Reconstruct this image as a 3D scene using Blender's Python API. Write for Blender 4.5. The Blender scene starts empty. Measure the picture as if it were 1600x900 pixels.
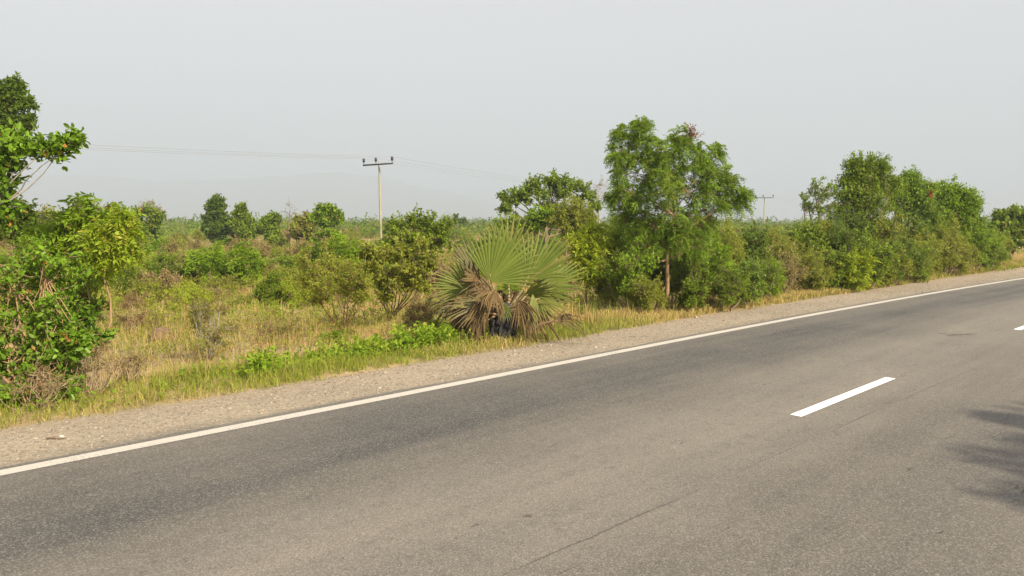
import bpy, math
import numpy as np
from mathutils import Vector, Matrix

SC = bpy.context.scene
COL = SC.collection
R = math.radians

# ------------------------------------------------------------------ camera
CAM_H = 2.0
F_PX = 1155.0
PITCH = math.atan(103.0 / F_PX)
cam_d = bpy.data.cameras.new('camera')
cam_d.sensor_width = 36.0
cam_d.lens = F_PX / 1600.0 * 36.0
cam_d.clip_start = 0.05
cam_d.clip_end = 20000.0
cam = bpy.data.objects.new('camera', cam_d)
COL.objects.link(cam)
cam.location = (0, 0, CAM_H)
cam.rotation_euler = (math.pi / 2 - PITCH, 0, 0)
SC.camera = cam

# ------------------------------------------------------------------ light
SUN_EL = R(35)
SUN_AZ = R(138)          # clockwise from +Y (the way the camera looks): behind the camera to the right
to_sun = Vector((math.sin(SUN_AZ) * math.cos(SUN_EL), math.cos(SUN_AZ) * math.cos(SUN_EL), math.sin(SUN_EL)))
sun_d = bpy.data.lights.new('sun', 'SUN')
sun_d.energy = 5.0
sun_d.angle = R(0.6)
sun_d.color = (1.0, 0.88, 0.69)
sun = bpy.data.objects.new('sun', sun_d)
COL.objects.link(sun)
sun.rotation_euler = to_sun.to_track_quat('Z', 'Y').to_euler()

world = bpy.data.worlds.new('World')
SC.world = world
world.use_nodes = True
wn, wl = world.node_tree.nodes, world.node_tree.links
wn.clear()
w_out = wn.new('ShaderNodeOutputWorld')
w_bg = wn.new('ShaderNodeBackground')
w_sky = wn.new('ShaderNodeTexSky')
w_sky.sky_type = 'NISHITA'
w_sky.sun_disc = False
w_sky.sun_elevation = SUN_EL
w_sky.sun_rotation = SUN_AZ
w_sky.air_density = 1.0
w_sky.dust_density = 7.0
w_sky.ozone_density = 1.0
w_hsv = wn.new('ShaderNodeHueSaturation')
w_hsv.inputs['Saturation'].default_value = 0.06
w_mix = wn.new('ShaderNodeMix')
w_mix.data_type = 'RGBA'
w_mix.inputs['Factor'].default_value = 0.55
w_mix.inputs['B'].default_value = (6.85, 6.76, 6.95, 1)
wl.new(w_sky.outputs[0], w_hsv.inputs['Color'])
wl.new(w_hsv.outputs[0], w_mix.inputs['A'])
wl.new(w_mix.outputs['Result'], w_bg.inputs['Color'])
w_bg.inputs['Strength'].default_value = 0.081
wl.new(w_bg.outputs[0], w_out.inputs[0])

SC.view_settings.view_transform = 'Standard'
SC.view_settings.look = 'None'
SC.view_settings.gamma = 1.0
SC.view_settings.use_curve_mapping = False
SC.view_settings.exposure = 0.98
SC.cycles.use_denoising = True
SC.cycles.max_bounces = 6
SC.cycles.diffuse_bounces = 4
SC.cycles.transmission_bounces = 4
SC.cycles.volume_bounces = 1
SC.cycles.transparent_max_bounces = 8
SC.cycles.use_adaptive_sampling = True

# ------------------------------------------------------------------ helpers: space
rng = np.random.default_rng(7)
FW = np.array([0, math.cos(PITCH), -math.sin(PITCH)])
UP = np.array([0, math.sin(PITCH), math.cos(PITCH)])
RT = np.array([1.0, 0, 0])
CAMP = np.array([0, 0, CAM_H])


def ray(px, py):
    return FW + (px - 800) / F_PX * RT + (450 - py) / F_PX * UP


def pt(px, py, Y):
    d = ray(px, py)
    return CAMP + d * (Y / d[1])


def lattice(x, y, seed=0):
    xi = np.floor(x).astype(np.int64); yi = np.floor(y).astype(np.int64)
    fx = x - xi; fy = y - yi
    fx = fx * fx * (3 - 2 * fx); fy = fy * fy * (3 - 2 * fy)

    def h(a, b):
        n = (a * 374761393 + b * 668265263 + seed * 974634777) & 0x7fffffff
        n = ((n ^ (n >> 13)) * 1274126177) & 0x7fffffff
        return ((n ^ (n >> 16)) & 0xffff) / 65535.0
    return ((h(xi, yi) * (1 - fx) + h(xi + 1, yi) * fx) * (1 - fy)
            + (h(xi, yi + 1) * (1 - fx) + h(xi + 1, yi + 1) * fx) * fy)


def fbm(x, y, seed=0, octv=3):
    x = np.asarray(x, float); y = np.asarray(y, float)
    v = 0; a = 0.5; t = 0
    for i in range(octv):
        v = v + a * lattice(x * 2 ** i, y * 2 ** i, seed + i); t += a; a *= 0.5
    return v / t


# the road: runs 46 degrees to the right of the view, then bends slowly to the right
PHI = R(46.0)
RU = np.array([math.sin(PHI), math.cos(PHI)])
RN = np.array([-math.cos(PHI), math.sin(PHI)])
S0, RAD = 9.0, 330.0


def road_xy(s, p):
    s = np.asarray(s, float); p = np.asarray(p, float)
    a = np.maximum(s - S0, 0) / RAD
    sl = np.minimum(s, S0)
    cx = sl + (RAD + p) * np.sin(a)
    cp = -RAD + (RAD + p) * np.cos(a)
    return cx * RU[0] + cp * RN[0], cx * RU[1] + cp * RN[1]


def road_sp(x, y):
    x = np.asarray(x, float); y = np.asarray(y, float)
    s = x * RU[0] + y * RU[1]; p = x * RN[0] + y * RN[1]
    ds = np.maximum(s - S0, 0)
    r = np.hypot(ds, p + RAD)
    a = np.arctan2(ds, p + RAD)
    return np.where(s > S0, S0 + a * RAD, s), np.where(s > S0, r - RAD, p)


def smooth(t):
    t = np.clip(t, 0, 1)
    return t * t * (3 - 2 * t)


def G(x, y):
    s, p = road_sp(x, y)
    far = smooth((np.abs(p - 3.5) - 6.2) / 6.0)
    return -0.045 - 0.32 * far + far * 0.22 * (fbm(np.asarray(x) * .22, np.asarray(y) * .22, 3) - .5)


def gp(px, py):
    d = ray(px, py)
    z = -0.2
    for _ in range(12):
        t = (z - CAM_H) / d[2]
        q = CAMP + d * t
        z = float(G(q[0], q[1]))
    return q


# ------------------------------------------------------------------ helpers: objects
def tag(o, label=None, cat=None, group=None, kind=None):
    if label: o['label'] = label
    if cat: o['category'] = cat
    if group: o['group'] = group
    if kind: o['kind'] = kind
    return o


def empty(name, loc, label, cat, group=None):
    o = bpy.data.objects.new(name, None)
    o.empty_display_size = 0.2
    COL.objects.link(o)
    o.location = loc
    return tag(o, label, cat, group)


def build(name, V, Q, mat, parent=None, var=None, age=None, smooth_=False, uv=None):
    V = np.asarray(V, np.float32).reshape(-1, 3)
    Q = np.asarray(Q, np.int32).reshape(-1, 4)
    me = bpy.data.meshes.new(name)
    n = len(Q)
    me.vertices.add(len(V)); me.vertices.foreach_set('co', V.ravel())
    me.loops.add(n * 4); me.loops.foreach_set('vertex_index', Q.ravel())
    me.polygons.add(n)
    me.polygons.foreach_set('loop_start', np.arange(0, n * 4, 4, dtype=np.int32))
    me.update(calc_edges=True)
    for nm, arr in (('var', var), ('age', age)):
        if arr is not None:
            at = me.attributes.new(nm, 'FLOAT', 'FACE')
            at.data.foreach_set('value', np.asarray(arr, np.float32))
    if uv is not None:
        ul = me.uv_layers.new(name='UVMap')
        ul.data.foreach_set('uv', np.asarray(uv, np.float32)[Q.ravel()].ravel())
    if smooth_:
        me.polygons.foreach_set('use_smooth', np.ones(n, bool))
    me.materials.append(mat)
    me.validate()
    o = bpy.data.objects.new(name, me)
    COL.objects.link(o)
    if parent: o.parent = parent
    return o


def copy_tree(o, parent=None):
    c = o.copy(); COL.objects.link(c)
    if parent: c.parent = parent
    for ch in o.children:
        copy_tree(ch, c)
    return c


class MB:
    """collects quads"""
    def __init__(s): s.V = []; s.Q = []; s.var = []; s.age = []; s.n = 0

    def add(s, V, Q, var=None, age=None):
        V = np.asarray(V, float).reshape(-1, 3); Q = np.asarray(Q, int).reshape(-1, 4)
        s.V.append(V); s.Q.append(Q + s.n); s.n += len(V)
        s.var.append(np.full(len(Q), .5) if var is None else np.broadcast_to(var, len(Q)))
        s.age.append(np.full(len(Q), 0.) if age is None else np.broadcast_to(age, len(Q)))

    def build(s, name, mat, parent=None, off=(0, 0, 0), smooth_=False):
        if not s.V:
            s.add(np.zeros((4, 3)), [[0, 1, 2, 3]])
        return build(name, np.concatenate(s.V) - np.asarray(off), np.concatenate(s.Q), mat, parent,
                     np.concatenate(s.var), np.concatenate(s.age), smooth_)


def norm(a):
    return a / np.maximum(np.linalg.norm(a, axis=-1, keepdims=True), 1e-9)


def tube(mb, P, rad, k=6, var=.5, age=0., cap=True):
    P = np.asarray(P, float); n = len(P)
    rad = np.broadcast_to(np.asarray(rad, float), n)
    T = norm(np.gradient(P, axis=0))
    ref = np.array([0.31, 0.17, 0.93]) if abs(T[0][2]) < .8 else np.array([.95, .2, .1])
    A = norm(np.cross(T, ref)); B = np.cross(T, A)
    a = np.linspace(0, 2 * np.pi, k, endpoint=False)
    ring = P[:, None] + rad[:, None, None] * (np.cos(a)[None, :, None] * A[:, None] + np.sin(a)[None, :, None] * B[:, None])
    V = ring.reshape(-1, 3)
    i = np.arange(n - 1)[:, None] * k; j = np.arange(k)[None]; j2 = (j + 1) % k
    Q = np.stack([i + j, i + j2, i + k + j2, i + k + j], -1).reshape(-1, 4)
    if cap:
        V = np.vstack([V, P[-1:] + T[-1:] * rad[-1] * .3, P[:1]])
        e = n * k
        c = [[(n - 1) * k + q, (n - 1) * k + (q + 1) % k, e, e] for q in range(0, k)]
        # quads with a repeated index are invalid: use pairs of rim verts instead
        c = [[(n - 1) * k + q, (n - 1) * k + (q + 1) % k, (n - 1) * k + (q + 2) % k, e] for q in range(0, k - 1, 2)]
        d = [[(q + 2) % k, (q + 1) % k, q, e + 1] for q in range(0, k - 1, 2)]
        Q = np.vstack([Q, c, d])
    mb.add(V, Q, var, age)


def segs(mb, A, B, ra, rb, k=3, var=None, age=None):
    """many straight twigs at once"""
    n = len(A)
    if n == 0: return
    T = norm(B - A)
    X = norm(np.cross(T, np.array([.3, .2, .93]) + .01 * rng.normal(size=(n, 3)))); Y = np.cross(T, X)
    a = np.linspace(0, 2 * np.pi, k, endpoint=False)
    off = np.cos(a)[None, :, None] * X[:, None] + np.sin(a)[None, :, None] * Y[:, None]
    ra = np.broadcast_to(ra, n)[:, None, None]; rb = np.broadcast_to(rb, n)[:, None, None]
    V = np.concatenate([A[:, None] + off * ra, B[:, None] + off * rb], 1).reshape(-1, 3)
    b = np.arange(n)[:, None] * 2 * k; j = np.arange(k)[None]; j2 = (j + 1) % k
    Q = np.stack([b + j, b + j2, b + k + j2, b + k + j], -1).reshape(-1, 4)
    rep = lambda v: None if v is None else np.repeat(np.broadcast_to(v, n), k)
    mb.add(V, Q, rep(var), rep(age))


L6 = np.array([[0, 0, 0], [.3, .46, .16], [.68, .38, .12], [1, 0, -.08], [.68, -.38, .12], [.3, -.46, .16]])
L4 = np.array([[0, 0, 0], [.42, .5, .14], [1, 0, -.06], [.42, -.5, .14]])


def leaves(mb, P, A, N, L, W, var, age, fine=False):
    """P position, A axis, N normal: one leaf blade each"""
    A = norm(A); B = norm(np.cross(N, A)); N = np.cross(A, B)
    T = L6 if fine else L4
    n = len(P)
    L = np.broadcast_to(L, n)[:, None, None]; W = np.broadcast_to(W, n)[:, None, None]
    V = (P[:, None] + T[None, :, 0:1] * L * A[:, None] + T[None, :, 1:2] * W * B[:, None] + T[None, :, 2:3] * W * N[:, None])
    m = len(T)
    b = np.arange(n)[:, None] * m
    if fine:
        Q = np.stack([b + 0, b + 3, b + 2, b + 1, b + 0, b + 5, b + 4, b + 3], -1).reshape(-1, 4)
        var = np.repeat(var, 2); age = np.repeat(age, 2)
    else:
        Q = (b + np.arange(4)[None, ::-1]).reshape(-1, 4)
    mb.add(V.reshape(-1, 3), Q, var, age)


def sprays(mb, P, D, kind, size, r, agev=0.0, fine=False):
    """a spray of leaflets at each point P in direction D"""
    n = len(P)
    if n == 0: return
    size = size * r.uniform(.7, 1.25, n)
    UPV = np.array([0, 0, 1.0])
    if kind == 'pinnate':      # a drooping feather of narrow leaflets
        k = 5
        D = norm(D + np.array([0, 0, .15]))
        t = np.linspace(.2, 1, k)
        Bv = norm(np.cross(UPV, D) + .5 * r.normal(size=(n, 3)))
        Nv = norm(np.cross(D, Bv))
        Nv = np.where(Nv[:, 2:3] < 0, -Nv, Nv)
        Rp = P[:, None] + D[:, None] * (t[None, :, None] * size[:, None, None]) - UPV * (t ** 2)[None, :, None] * (.45 * size)[:, None, None]
        out = []
        for sg in (-1, 1):
            ax = sg * Bv[:, None] * .85 + D[:, None] * .45 - UPV * .35 + .22 * r.normal(size=(n, k, 3))
            nn = Nv[:, None] + .35 * r.normal(size=(n, k, 3))
            out.append((Rp, ax, nn))
        Pp = np.concatenate([o[0] for o in out], 1).reshape(-1, 3)
        Ax = np.concatenate([o[1] for o in out], 1).reshape(-1, 3)
        Nn = np.concatenate([o[2] for o in out], 1).reshape(-1, 3)
        m = 2 * k
        L = np.repeat(size, m) * r.uniform(.42, .6, n * m); W = L * .34
    elif kind == 'feather':    # long drooping fronds of many slim leaflets
        k = 7
        D = norm(D + np.array([0, 0, .1]))
        t = np.linspace(.12, 1, k)
        Bv = norm(np.cross(UPV, D) + .45 * r.normal(size=(n, 3)))
        Nv = norm(np.cross(D, Bv)); Nv = np.where(Nv[:, 2:3] < 0, -Nv, Nv)
        Rp = P[:, None] + D[:, None] * (t[None, :, None] * size[:, None, None]) - UPV * (t ** 2)[None, :, None] * (.5 * size)[:, None, None]
        out = []
        for sg in (-1, 1):
            out.append((Rp, sg * Bv[:, None] * .9 + D[:, None] * .4 - UPV * .25 + .15 * r.normal(size=(n, k, 3)), Nv[:, None] + .2 * r.normal(size=(n, k, 3))))
        Pp = np.concatenate([o[0] for o in out], 1).reshape(-1, 3)
        Ax = np.concatenate([o[1] for o in out], 1).reshape(-1, 3)
        Nn = np.concatenate([o[2] for o in out], 1).reshape(-1, 3)
        m = 2 * k
        L = np.repeat(size, m) * r.uniform(.3, .42, n * m); W = L * .32
    elif kind == 'broad':      # a rosette of oval leaves round the twig
        k = 5
        ax = D[:, None] * .5 + norm(r.normal(size=(n, k, 3))) + np.array([0, 0, -.1])
        nn = UPV * .65 + .5 * r.normal(size=(n, k, 3)) + D[:, None] * .6
        Pp = (P[:, None] + D[:, None] * (r.uniform(-1.7, .5, (n, k, 1)) * size[:, None, None])).reshape(-1, 3)
        Ax = ax.reshape(-1, 3); Nn = nn.reshape(-1, 3); m = k
        L = np.repeat(size, m) * r.uniform(.55, 1.0, n * m); W = L * .56
    else:                      # 'fine': small narrow leaves along the twig
        k = 7
        ax = D[:, None] * .8 + .8 * norm(r.normal(size=(n, k, 3))) + np.array([0, 0, -.12])
        nn = UPV * .5 + .6 * r.normal(size=(n, k, 3)) + D[:, None] * .6
        Pp = (P[:, None] + D[:, None] * (r.uniform(-1, 1, (n, k, 1)) * size[:, None, None]) + .25 * size[:, None, None] * r.normal(size=(n, k, 3))).reshape(-1, 3)
        Ax = ax.reshape(-1, 3); Nn = nn.reshape(-1, 3); m = k
        L = np.repeat(size, m) * r.uniform(.5, .9, n * m); W = L * .36
    sv = np.clip(r.normal(.5, .2, n), 0, 1)
    var = np.clip(np.repeat(sv, m) + .16 * r.normal(size=n * m), 0, 1)
    age = np.repeat((r.uniform(size=n) < agev) * r.uniform(.5, 1, n), m)
    age = np.maximum(age, (r.uniform(size=n * m) < agev * .5) * 0.9)
    leaves(mb, Pp, Ax, Nn, L, W, var, age, fine)


def bend(a, b, k, r, amt=.08, sag=0.):
    t = np.linspace(0, 1, k)[:, None]
    P = a + (b - a) * t
    ln = np.linalg.norm(b - a)
    off = r.normal(size=3) * amt * ln; off2 = r.normal(size=3) * amt * .6 * ln
    P = P + off * np.sin(np.pi * t) + off2 * np.sin(2 * np.pi * t)
    P[:, 2] += -sag * ln * np.sin(np.pi * t[:, 0])
    return P


def plant(name, label, cat, base, clumps, kind, size, leafm, woodm, trunk_r=.05, nb=9, nt=5, ns=3, seed=1, group=None,
          fork=None, agev=0.03, fine=False, bias=.45, hang=0., stems=0, names=('trunk', 'crown'), lean=(0, 0), extra_twigs=True,
          shoot=.0):
    """A plant: wood (trunk, limbs, twigs) as one part, leaves as the other.
    clumps: rows x,y,z,rx,ry,rz in world metres. stems > 0: that many stems rise from the ground."""
    r = np.random.default_rng(seed)
    base = np.asarray(base, float)
    root = empty(name, base, label, cat, group)
    wood, leaf = MB(), MB()
    C = np.asarray(clumps, float)
    zmin = (C[:, 2] - C[:, 5] * .8).min()
    cen = C[:, :3].mean(0)
    if stems:
        tips = []
        for i in range(stems):
            c = C[i % len(C), :3] + (r.normal(size=3) * C[i % len(C), 3:6] * .4 if i >= len(C) else 0)
            b = base + np.array([*(r.normal(size=2) * trunk_r * 3), -.03])
            mid = b + (c - b) * .5 + np.array([*( (c - b)[:2] * .12), 0]) + r.normal(size=3) * .04
            P = np.array([b, b + (mid - b) * .5 + r.normal(size=3) * .02, mid, mid + (c - mid) * .5 + r.normal(size=3) * .03, c])
            rr = trunk_r * r.uniform(.6, 1.1)
            tube(wood, P, np.linspace(rr, rr * .3, 5), 5, r.uniform(.2, .9))
            tips.append(P)
        limbs = [tips[i % stems] for i in range(len(C))]
    else:
        fz = fork if fork is not None else max((zmin - base[2]) * .9, .25 * (cen[2] - base[2]))
        f = base + np.array([(cen[0] - base[0]) * .3 + lean[0], (cen[1] - base[1]) * .3 + lean[1], fz])
        P = bend(base + np.array([0, 0, -.05]), f, 7, r, .035)
        top = np.array([cen[0], cen[1], C[:, 2].max() - .2 * C[:, 5].max()])
        P2 = bend(P[-1], P[-1] + (top - P[-1]) * .75, 6, r, .05)
        PP = np.vstack([P, P2[1:]])
        rad = trunk_r * np.interp(np.arange(len(PP)), [0, 1, 6, len(PP) - 1], [1.35, 1.05, .75, .22])
        tube(wood, PP, rad, 8, .5)
        limbs = []
        for c in C:
            # leave the stem below the clump
            zz = PP[:, 2]
            ok = np.where(zz < c[2] - .35 * np.hypot(*(c[:2] - PP[6, :2])) )[0]
            i = max(5, min(len(PP) - 2, ok[-1] if len(ok) else 5))
            a = PP[i]
            Q = bend(a, c[:3], 6, r, .07, .04)
            r0 = min(rad[i] * .7, trunk_r * (.22 + .3 * c[3:6].mean() / max(C[:, 3:6].mean(), .01)))
            tube(wood, Q, np.linspace(r0, r0 * .28, 6), 5, r.uniform(.3, .7))
            limbs.append(Q)
    TA, TB, SP, SD = [], [], [], []
    for c, limb in zip(C, limbs):
        rad3 = c[3:6]; rm = rad3.mean()
        for _ in range(nb):
            u = norm(r.normal(size=3))
            if u[2] < -.3: u[2] *= .5
            e = c[:3] + rad3 * u * r.uniform(bias, 1.0) * (1 + .25 * r.normal() * .6)
            if shoot and u[2] > .2 and r.uniform() < .5:
                e = e + np.array([0, 0, r.uniform(0, shoot) * rm])
            tt = r.uniform(.55, 1.0)
            a = limb[-1] * tt + limb[max(0, len(limb) - 3)] * (1 - tt)
            br = bend(a, e, 4, r, .1, .05 + hang * .2)
            wr = min(.35 * trunk_r, .006 + .008 * rm)
            tube(wood, br, np.linspace(wr, wr * .4, 4), 4, r.uniform(.2, .8), cap=False)
            d = norm(e - a)
            tp = r.uniform(.25, 1.0, nt); tp[0] = 1.0
            idx = tp * 3; i0 = np.minimum(idx.astype(int), 2); fr = (idx - i0)[:, None]
            A = br[i0] * (1 - fr) + br[i0 + 1] * fr
            dd = norm(d * .7 + .75 * r.normal(size=(nt, 3)) + u * .4 + np.array([0, 0, .1 - hang]))
            ln = rm * r.uniform(.25, .6, nt)[:, None]
            B = A + dd * ln
            TA.append(A); TB.append(B)
            q = r.uniform(.3, 1.05, (nt, ns)); q[:, 0] = 1
            SP.append((A[:, None] + (B - A)[:, None] * q[..., None]).reshape(-1, 3))
            SD.append(norm(dd[:, None] + .6 * r.normal(size=(nt, ns, 3)) - np.array([0, 0, hang * .6])).reshape(-1, 3))
    TA, TB = np.concatenate(TA), np.concatenate(TB)
    tw = min(.006, .12 * trunk_r + .002)
    segs(wood, TA, TB, tw, tw * .5, 3, r.uniform(.2, .8, len(TA)))
    SP, SD = np.concatenate(SP), np.concatenate(SD)
    gz = G(SP[:, 0], SP[:, 1])
    keep = SP[:, 2] > gz + .03
    wood.build(names[0], woodm, root, base)
    if size > 0:
        sprays(leaf, SP[keep], SD[keep], kind, size, r, agev, fine)
        leaf.build(names[1], leafm, root, base)
    return root


def cl(Y, rows, flat=1.0):
    """clumps traced from the photograph (pixel centre and radius) at a distance of their own: px,py,r[,dy]"""
    out = []
    for q in rows:
        px, py, rr = q[:3]
        dy = q[3] if len(q) > 3 else 0
        c = pt(px, py, Y + dy)
        m = rr / F_PX * (Y + dy)
        out.append([*c, m, m, m * flat])
    return out


# ------------------------------------------------------------------ materials
def new_mat(name):
    m = bpy.data.materials.new(name)
    m.use_nodes = True
    nt = m.node_tree
    for n in list(nt.nodes): nt.nodes.remove(n)
    out = nt.nodes.new('ShaderNodeOutputMaterial')
    bs = nt.nodes.new('ShaderNodeBsdfPrincipled')
    nt.links.new(bs.outputs[0], out.inputs[0])
    return m, nt, bs, out


def mixc(nt, fac, a, b, mode='MIX'):
    n = nt.nodes.new('ShaderNodeMix'); n.data_type = 'RGBA'; n.blend_type = mode
    for sock, v in ((n.inputs['Factor'], fac), (n.inputs['A'], a), (n.inputs['B'], b)):
        if isinstance(v, (int, float)): sock.default_value = v
        elif isinstance(v, tuple): sock.default_value = (*v, 1) if len(v) == 3 else v
        else: nt.links.new(v, sock)
    return n.outputs['Result']


def noise(nt, vec, scale, detail=3, rough=.6, dist=0.):
    n = nt.nodes.new('ShaderNodeTexNoise')
    n.inputs['Scale'].default_value = scale; n.inputs['Detail'].default_value = detail
    n.inputs['Roughness'].default_value = rough; n.inputs['Distortion'].default_value = dist
    if vec is not None: nt.links.new(vec, n.inputs['Vector'])
    return n.outputs['Fac']


def rng_(nt, v, a, b, c=0., d=1.):
    n = nt.nodes.new('ShaderNodeMapRange')
    n.inputs[1].default_value = a; n.inputs[2].default_value = b; n.inputs[3].default_value = c; n.inputs[4].default_value = d
    nt.links.new(v, n.inputs[0])
    return n.outputs[0]


def mul(nt, a, b, op='MULTIPLY'):
    n = nt.nodes.new('ShaderNodeMath'); n.operation = op
    for i, v in enumerate((a, b)):
        if isinstance(v, (int, float)): n.inputs[i].default_value = v
        else: nt.links.new(v, n.inputs[i])
    return n.outputs[0]


def attr(nt, name):
    n = nt.nodes.new('ShaderNodeAttribute'); n.attribute_name = name
    return n.outputs['Fac']


def objco(nt):
    n = nt.nodes.new('ShaderNodeTexCoord'); return n.outputs['Object']


def leaf_mat(name, c1, c2, aged=(.22, .13, .05), transl=.40, rough=.5, patch=0.6):
    m, nt, bs, out = new_mat(name)
    n = noise(nt, objco(nt), 1.7, 2)
    f = mul(nt, attr(nt, 'var'), .7)
    f2 = mul(nt, f, mul(nt, rng_(nt, n, .35, .65), .45), 'ADD')
    col = mixc(nt, f2, c1, c2)
    col = mixc(nt, attr(nt, 'age'), col, aged)
    nt.links.new(col, bs.inputs['Base Color'])
    bs.inputs['Roughness'].default_value = rough
    bs.inputs['Specular IOR Level'].default_value = .16
    tr = nt.nodes.new('ShaderNodeBsdfTranslucent')
    br = mixc(nt, .35, col, (.35, .42, .06))
    nt.links.new(br, tr.inputs['Color'])
    mx = nt.nodes.new('ShaderNodeMixShader'); mx.inputs[0].default_value = transl
    nt.links.new(bs.outputs[0], mx.inputs[1]); nt.links.new(tr.outputs[0], mx.inputs[2])
    nt.links.new(mx.outputs[0], out.inputs[0])
    return m


def wood_mat(name, c1, c2, scale=9.):
    m, nt, bs, out = new_mat(name)
    mp = nt.nodes.new('ShaderNodeMapping'); mp.inputs['Scale'].default_value = (1, 1, .25)
    nt.links.new(objco(nt), mp.inputs['Vector'])
    n = noise(nt, mp.outputs[0], scale, 4, .65)
    v = mul(nt, rng_(nt, n, .3, .7), mul(nt, attr(nt, 'var'), .5), 'ADD')
    nt.links.new(mixc(nt, v, c1, c2), bs.inputs['Base Color'])
    bs.inputs['Roughness'].default_value = .9
    bp = nt.nodes.new('ShaderNodeBump'); bp.inputs['Strength'].default_value = .5; bp.inputs['Distance'].default_value = .01
    nt.links.new(n, bp.inputs['Height']); nt.links.new(bp.outputs[0], bs.inputs['Normal'])
    return m


M = {}
M['green'] = leaf_mat('green_leaf', (0.095, 0.151, 0.010), (0.241, 0.330, 0.025))
M['fresh'] = leaf_mat('fresh_green_leaf', (.11, .20, 0.010), (.26, .38, 0.022))
M['yellow_green'] = leaf_mat('yellow_green_leaf', (.235, .31, 0.016), (.42, .49, 0.034), (.42, .34, .05))
M['deep'] = leaf_mat('deep_green_leaf', (0.060, 0.106, 0.011), (0.149, 0.224, 0.023))
M['feather'] = leaf_mat('feathery_leaf', (0.108, 0.178, 0.021), (0.270, 0.400, 0.043))
M['blue_green'] = leaf_mat('grey_green_leaf', (.10, .17, 0.022), (.24, .34, 0.043))
M['olive'] = leaf_mat('olive_leaf', (0.155, 0.178, 0.018), (0.345, 0.368, 0.046), (.25, .16, .07))
M['dry'] = leaf_mat('dry_leaf', (.20, .14, .06), (.38, .28, .13), (.22, .10, .05), .2)
M['glossy'] = leaf_mat('glossy_leaf', (.07, .14, 0.011), (.20, .34, 0.025), (.42, .16, .04), .3, .32)
M['wine'] = leaf_mat('russet_leaf', (.20, .15, .05), (.34, .275, .10), (.2, .09, .05), .2)
M['sap'] = leaf_mat('sapling_leaf', (.16, .25, 0.014), (.36, .45, 0.031), (.45, .38, .06))
M['pod'] = leaf_mat('seed_pod', (.16, .06, .04), (.28, .14, .09))
M['bark'] = wood_mat('bark', (.09, .06, .04), (.24, .17, .11))
M['tan_bark'] = wood_mat('tan_bark', (.17, .10, .055), (.38, .24, .12))
M['grey_bark'] = wood_mat('grey_bark', (.16, .13, .11), (.36, .31, .26))
M['dry_wood'] = wood_mat('dry_twig', (.16, .10, .06), (.42, .31, .19))

# ------------------------------------------------------------------ the setting: land
def ground_mat():
    m, nt, bs, out = new_mat('dry_field_soil')
    co = objco(nt)
    n1 = noise(nt, co, .16, 4, .6); n2 = noise(nt, co, 1.1, 4, .65); n3 = noise(nt, co, 14, 4, .7); n4 = noise(nt, co, .05, 3)
    c = mixc(nt, rng_(nt, n2, .3, .7), (.36, .245, .115), (.50, .36, .17))
    c = mixc(nt, rng_(nt, n1, .48, .62), c, (.24, .22, .07))
    c = mixc(nt, rng_(nt, n4, .45, .6, 0, .7), c, (.17, .165, .055))
    c = mixc(nt, rng_(nt, n3, .35, .7, .0, .55), c, (.15, .10, .055))
    nt.links.new(c, bs.inputs['Base Color']); bs.inputs['Roughness'].default_value = 1
    bp = nt.nodes.new('ShaderNodeBump'); bp.inputs['Strength'].default_value = .7; bp.inputs['Distance'].default_value = .03
    nt.links.new(n3, bp.inputs['Height']); nt.links.new(bp.outputs[0], bs.inputs['Normal'])
    return m


rr = np.concatenate([[0.0], np.geomspace(.6, 5200, 210)])
th = np.linspace(0, 2 * np.pi, 361)[:-1]
gx = rr[:, None] * np.sin(th)[None]; gy = rr[:, None] * np.cos(th)[None]
V = np.stack([gx, gy, G(gx, gy)], -1).reshape(-1, 3)
i = np.arange(len(rr) - 1)[:, None] * len(th); j = np.arange(len(th))[None]; j2 = (j + 1) % len(th)
Q = np.stack([i + j, i + len(th) + j, i + len(th) + j2, i + j2], -1).reshape(-1, 4)
Q = Q[len(th):]
# close the centre with a small ring fan
o = build('ground', V[len(th):], Q - len(th), ground_mat(), smooth_=True)
tag(o, 'dry flat savanna field of straw and low scrub', 'ground', kind='structure')


def strip(name, s, ps, zs, mat, wob=None):
    s = np.asarray(s); n, k = len(s), len(ps)
    Pm = np.tile(np.asarray(ps, float), (n, 1))
    if wob is not None: Pm = Pm + wob
    x, y = road_xy(np.repeat(s, k), Pm.ravel())
    Z = np.tile(np.asarray(zs, float), n)
    V = np.stack([x, y, Z], -1)
    i = np.arange(n - 1)[:, None] * k; j = np.arange(k - 1)[None]
    Q = np.stack([i + j, i + k + j, i + k + j + 1, i + j + 1], -1).reshape(-1, 4)
    uv = np.stack([np.repeat(s, k), Pm.ravel()], -1)
    return build(name, V, Q, mat, uv=uv)


def uvsp(nt):
    u = nt.nodes.new('ShaderNodeUVMap'); u.uv_map = 'UVMap'
    sp = nt.nodes.new('ShaderNodeSeparateXYZ'); nt.links.new(u.outputs[0], sp.inputs[0])
    return u.outputs[0], sp.outputs[0], sp.outputs[1]


def ramp(nt, v, stops):
    n = nt.nodes.new('ShaderNodeValToRGB'); e = n.color_ramp.elements
    n.color_ramp.interpolation = 'EASE'
    while len(e) < len(stops): e.new(.5)
    for q, (p_, c) in zip(e, stops):
        q.position = p_; q.color = (c, c, c, 1)
    nt.links.new(v, n.inputs[0])
    return n.outputs[0]


def stretch(nt, vec, sx, sy):
    mp = nt.nodes.new('ShaderNodeMapping'); mp.inputs['Scale'].default_value = (sx, sy, 1)
    nt.links.new(vec, mp.inputs['Vector']); return mp.outputs[0]


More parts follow.
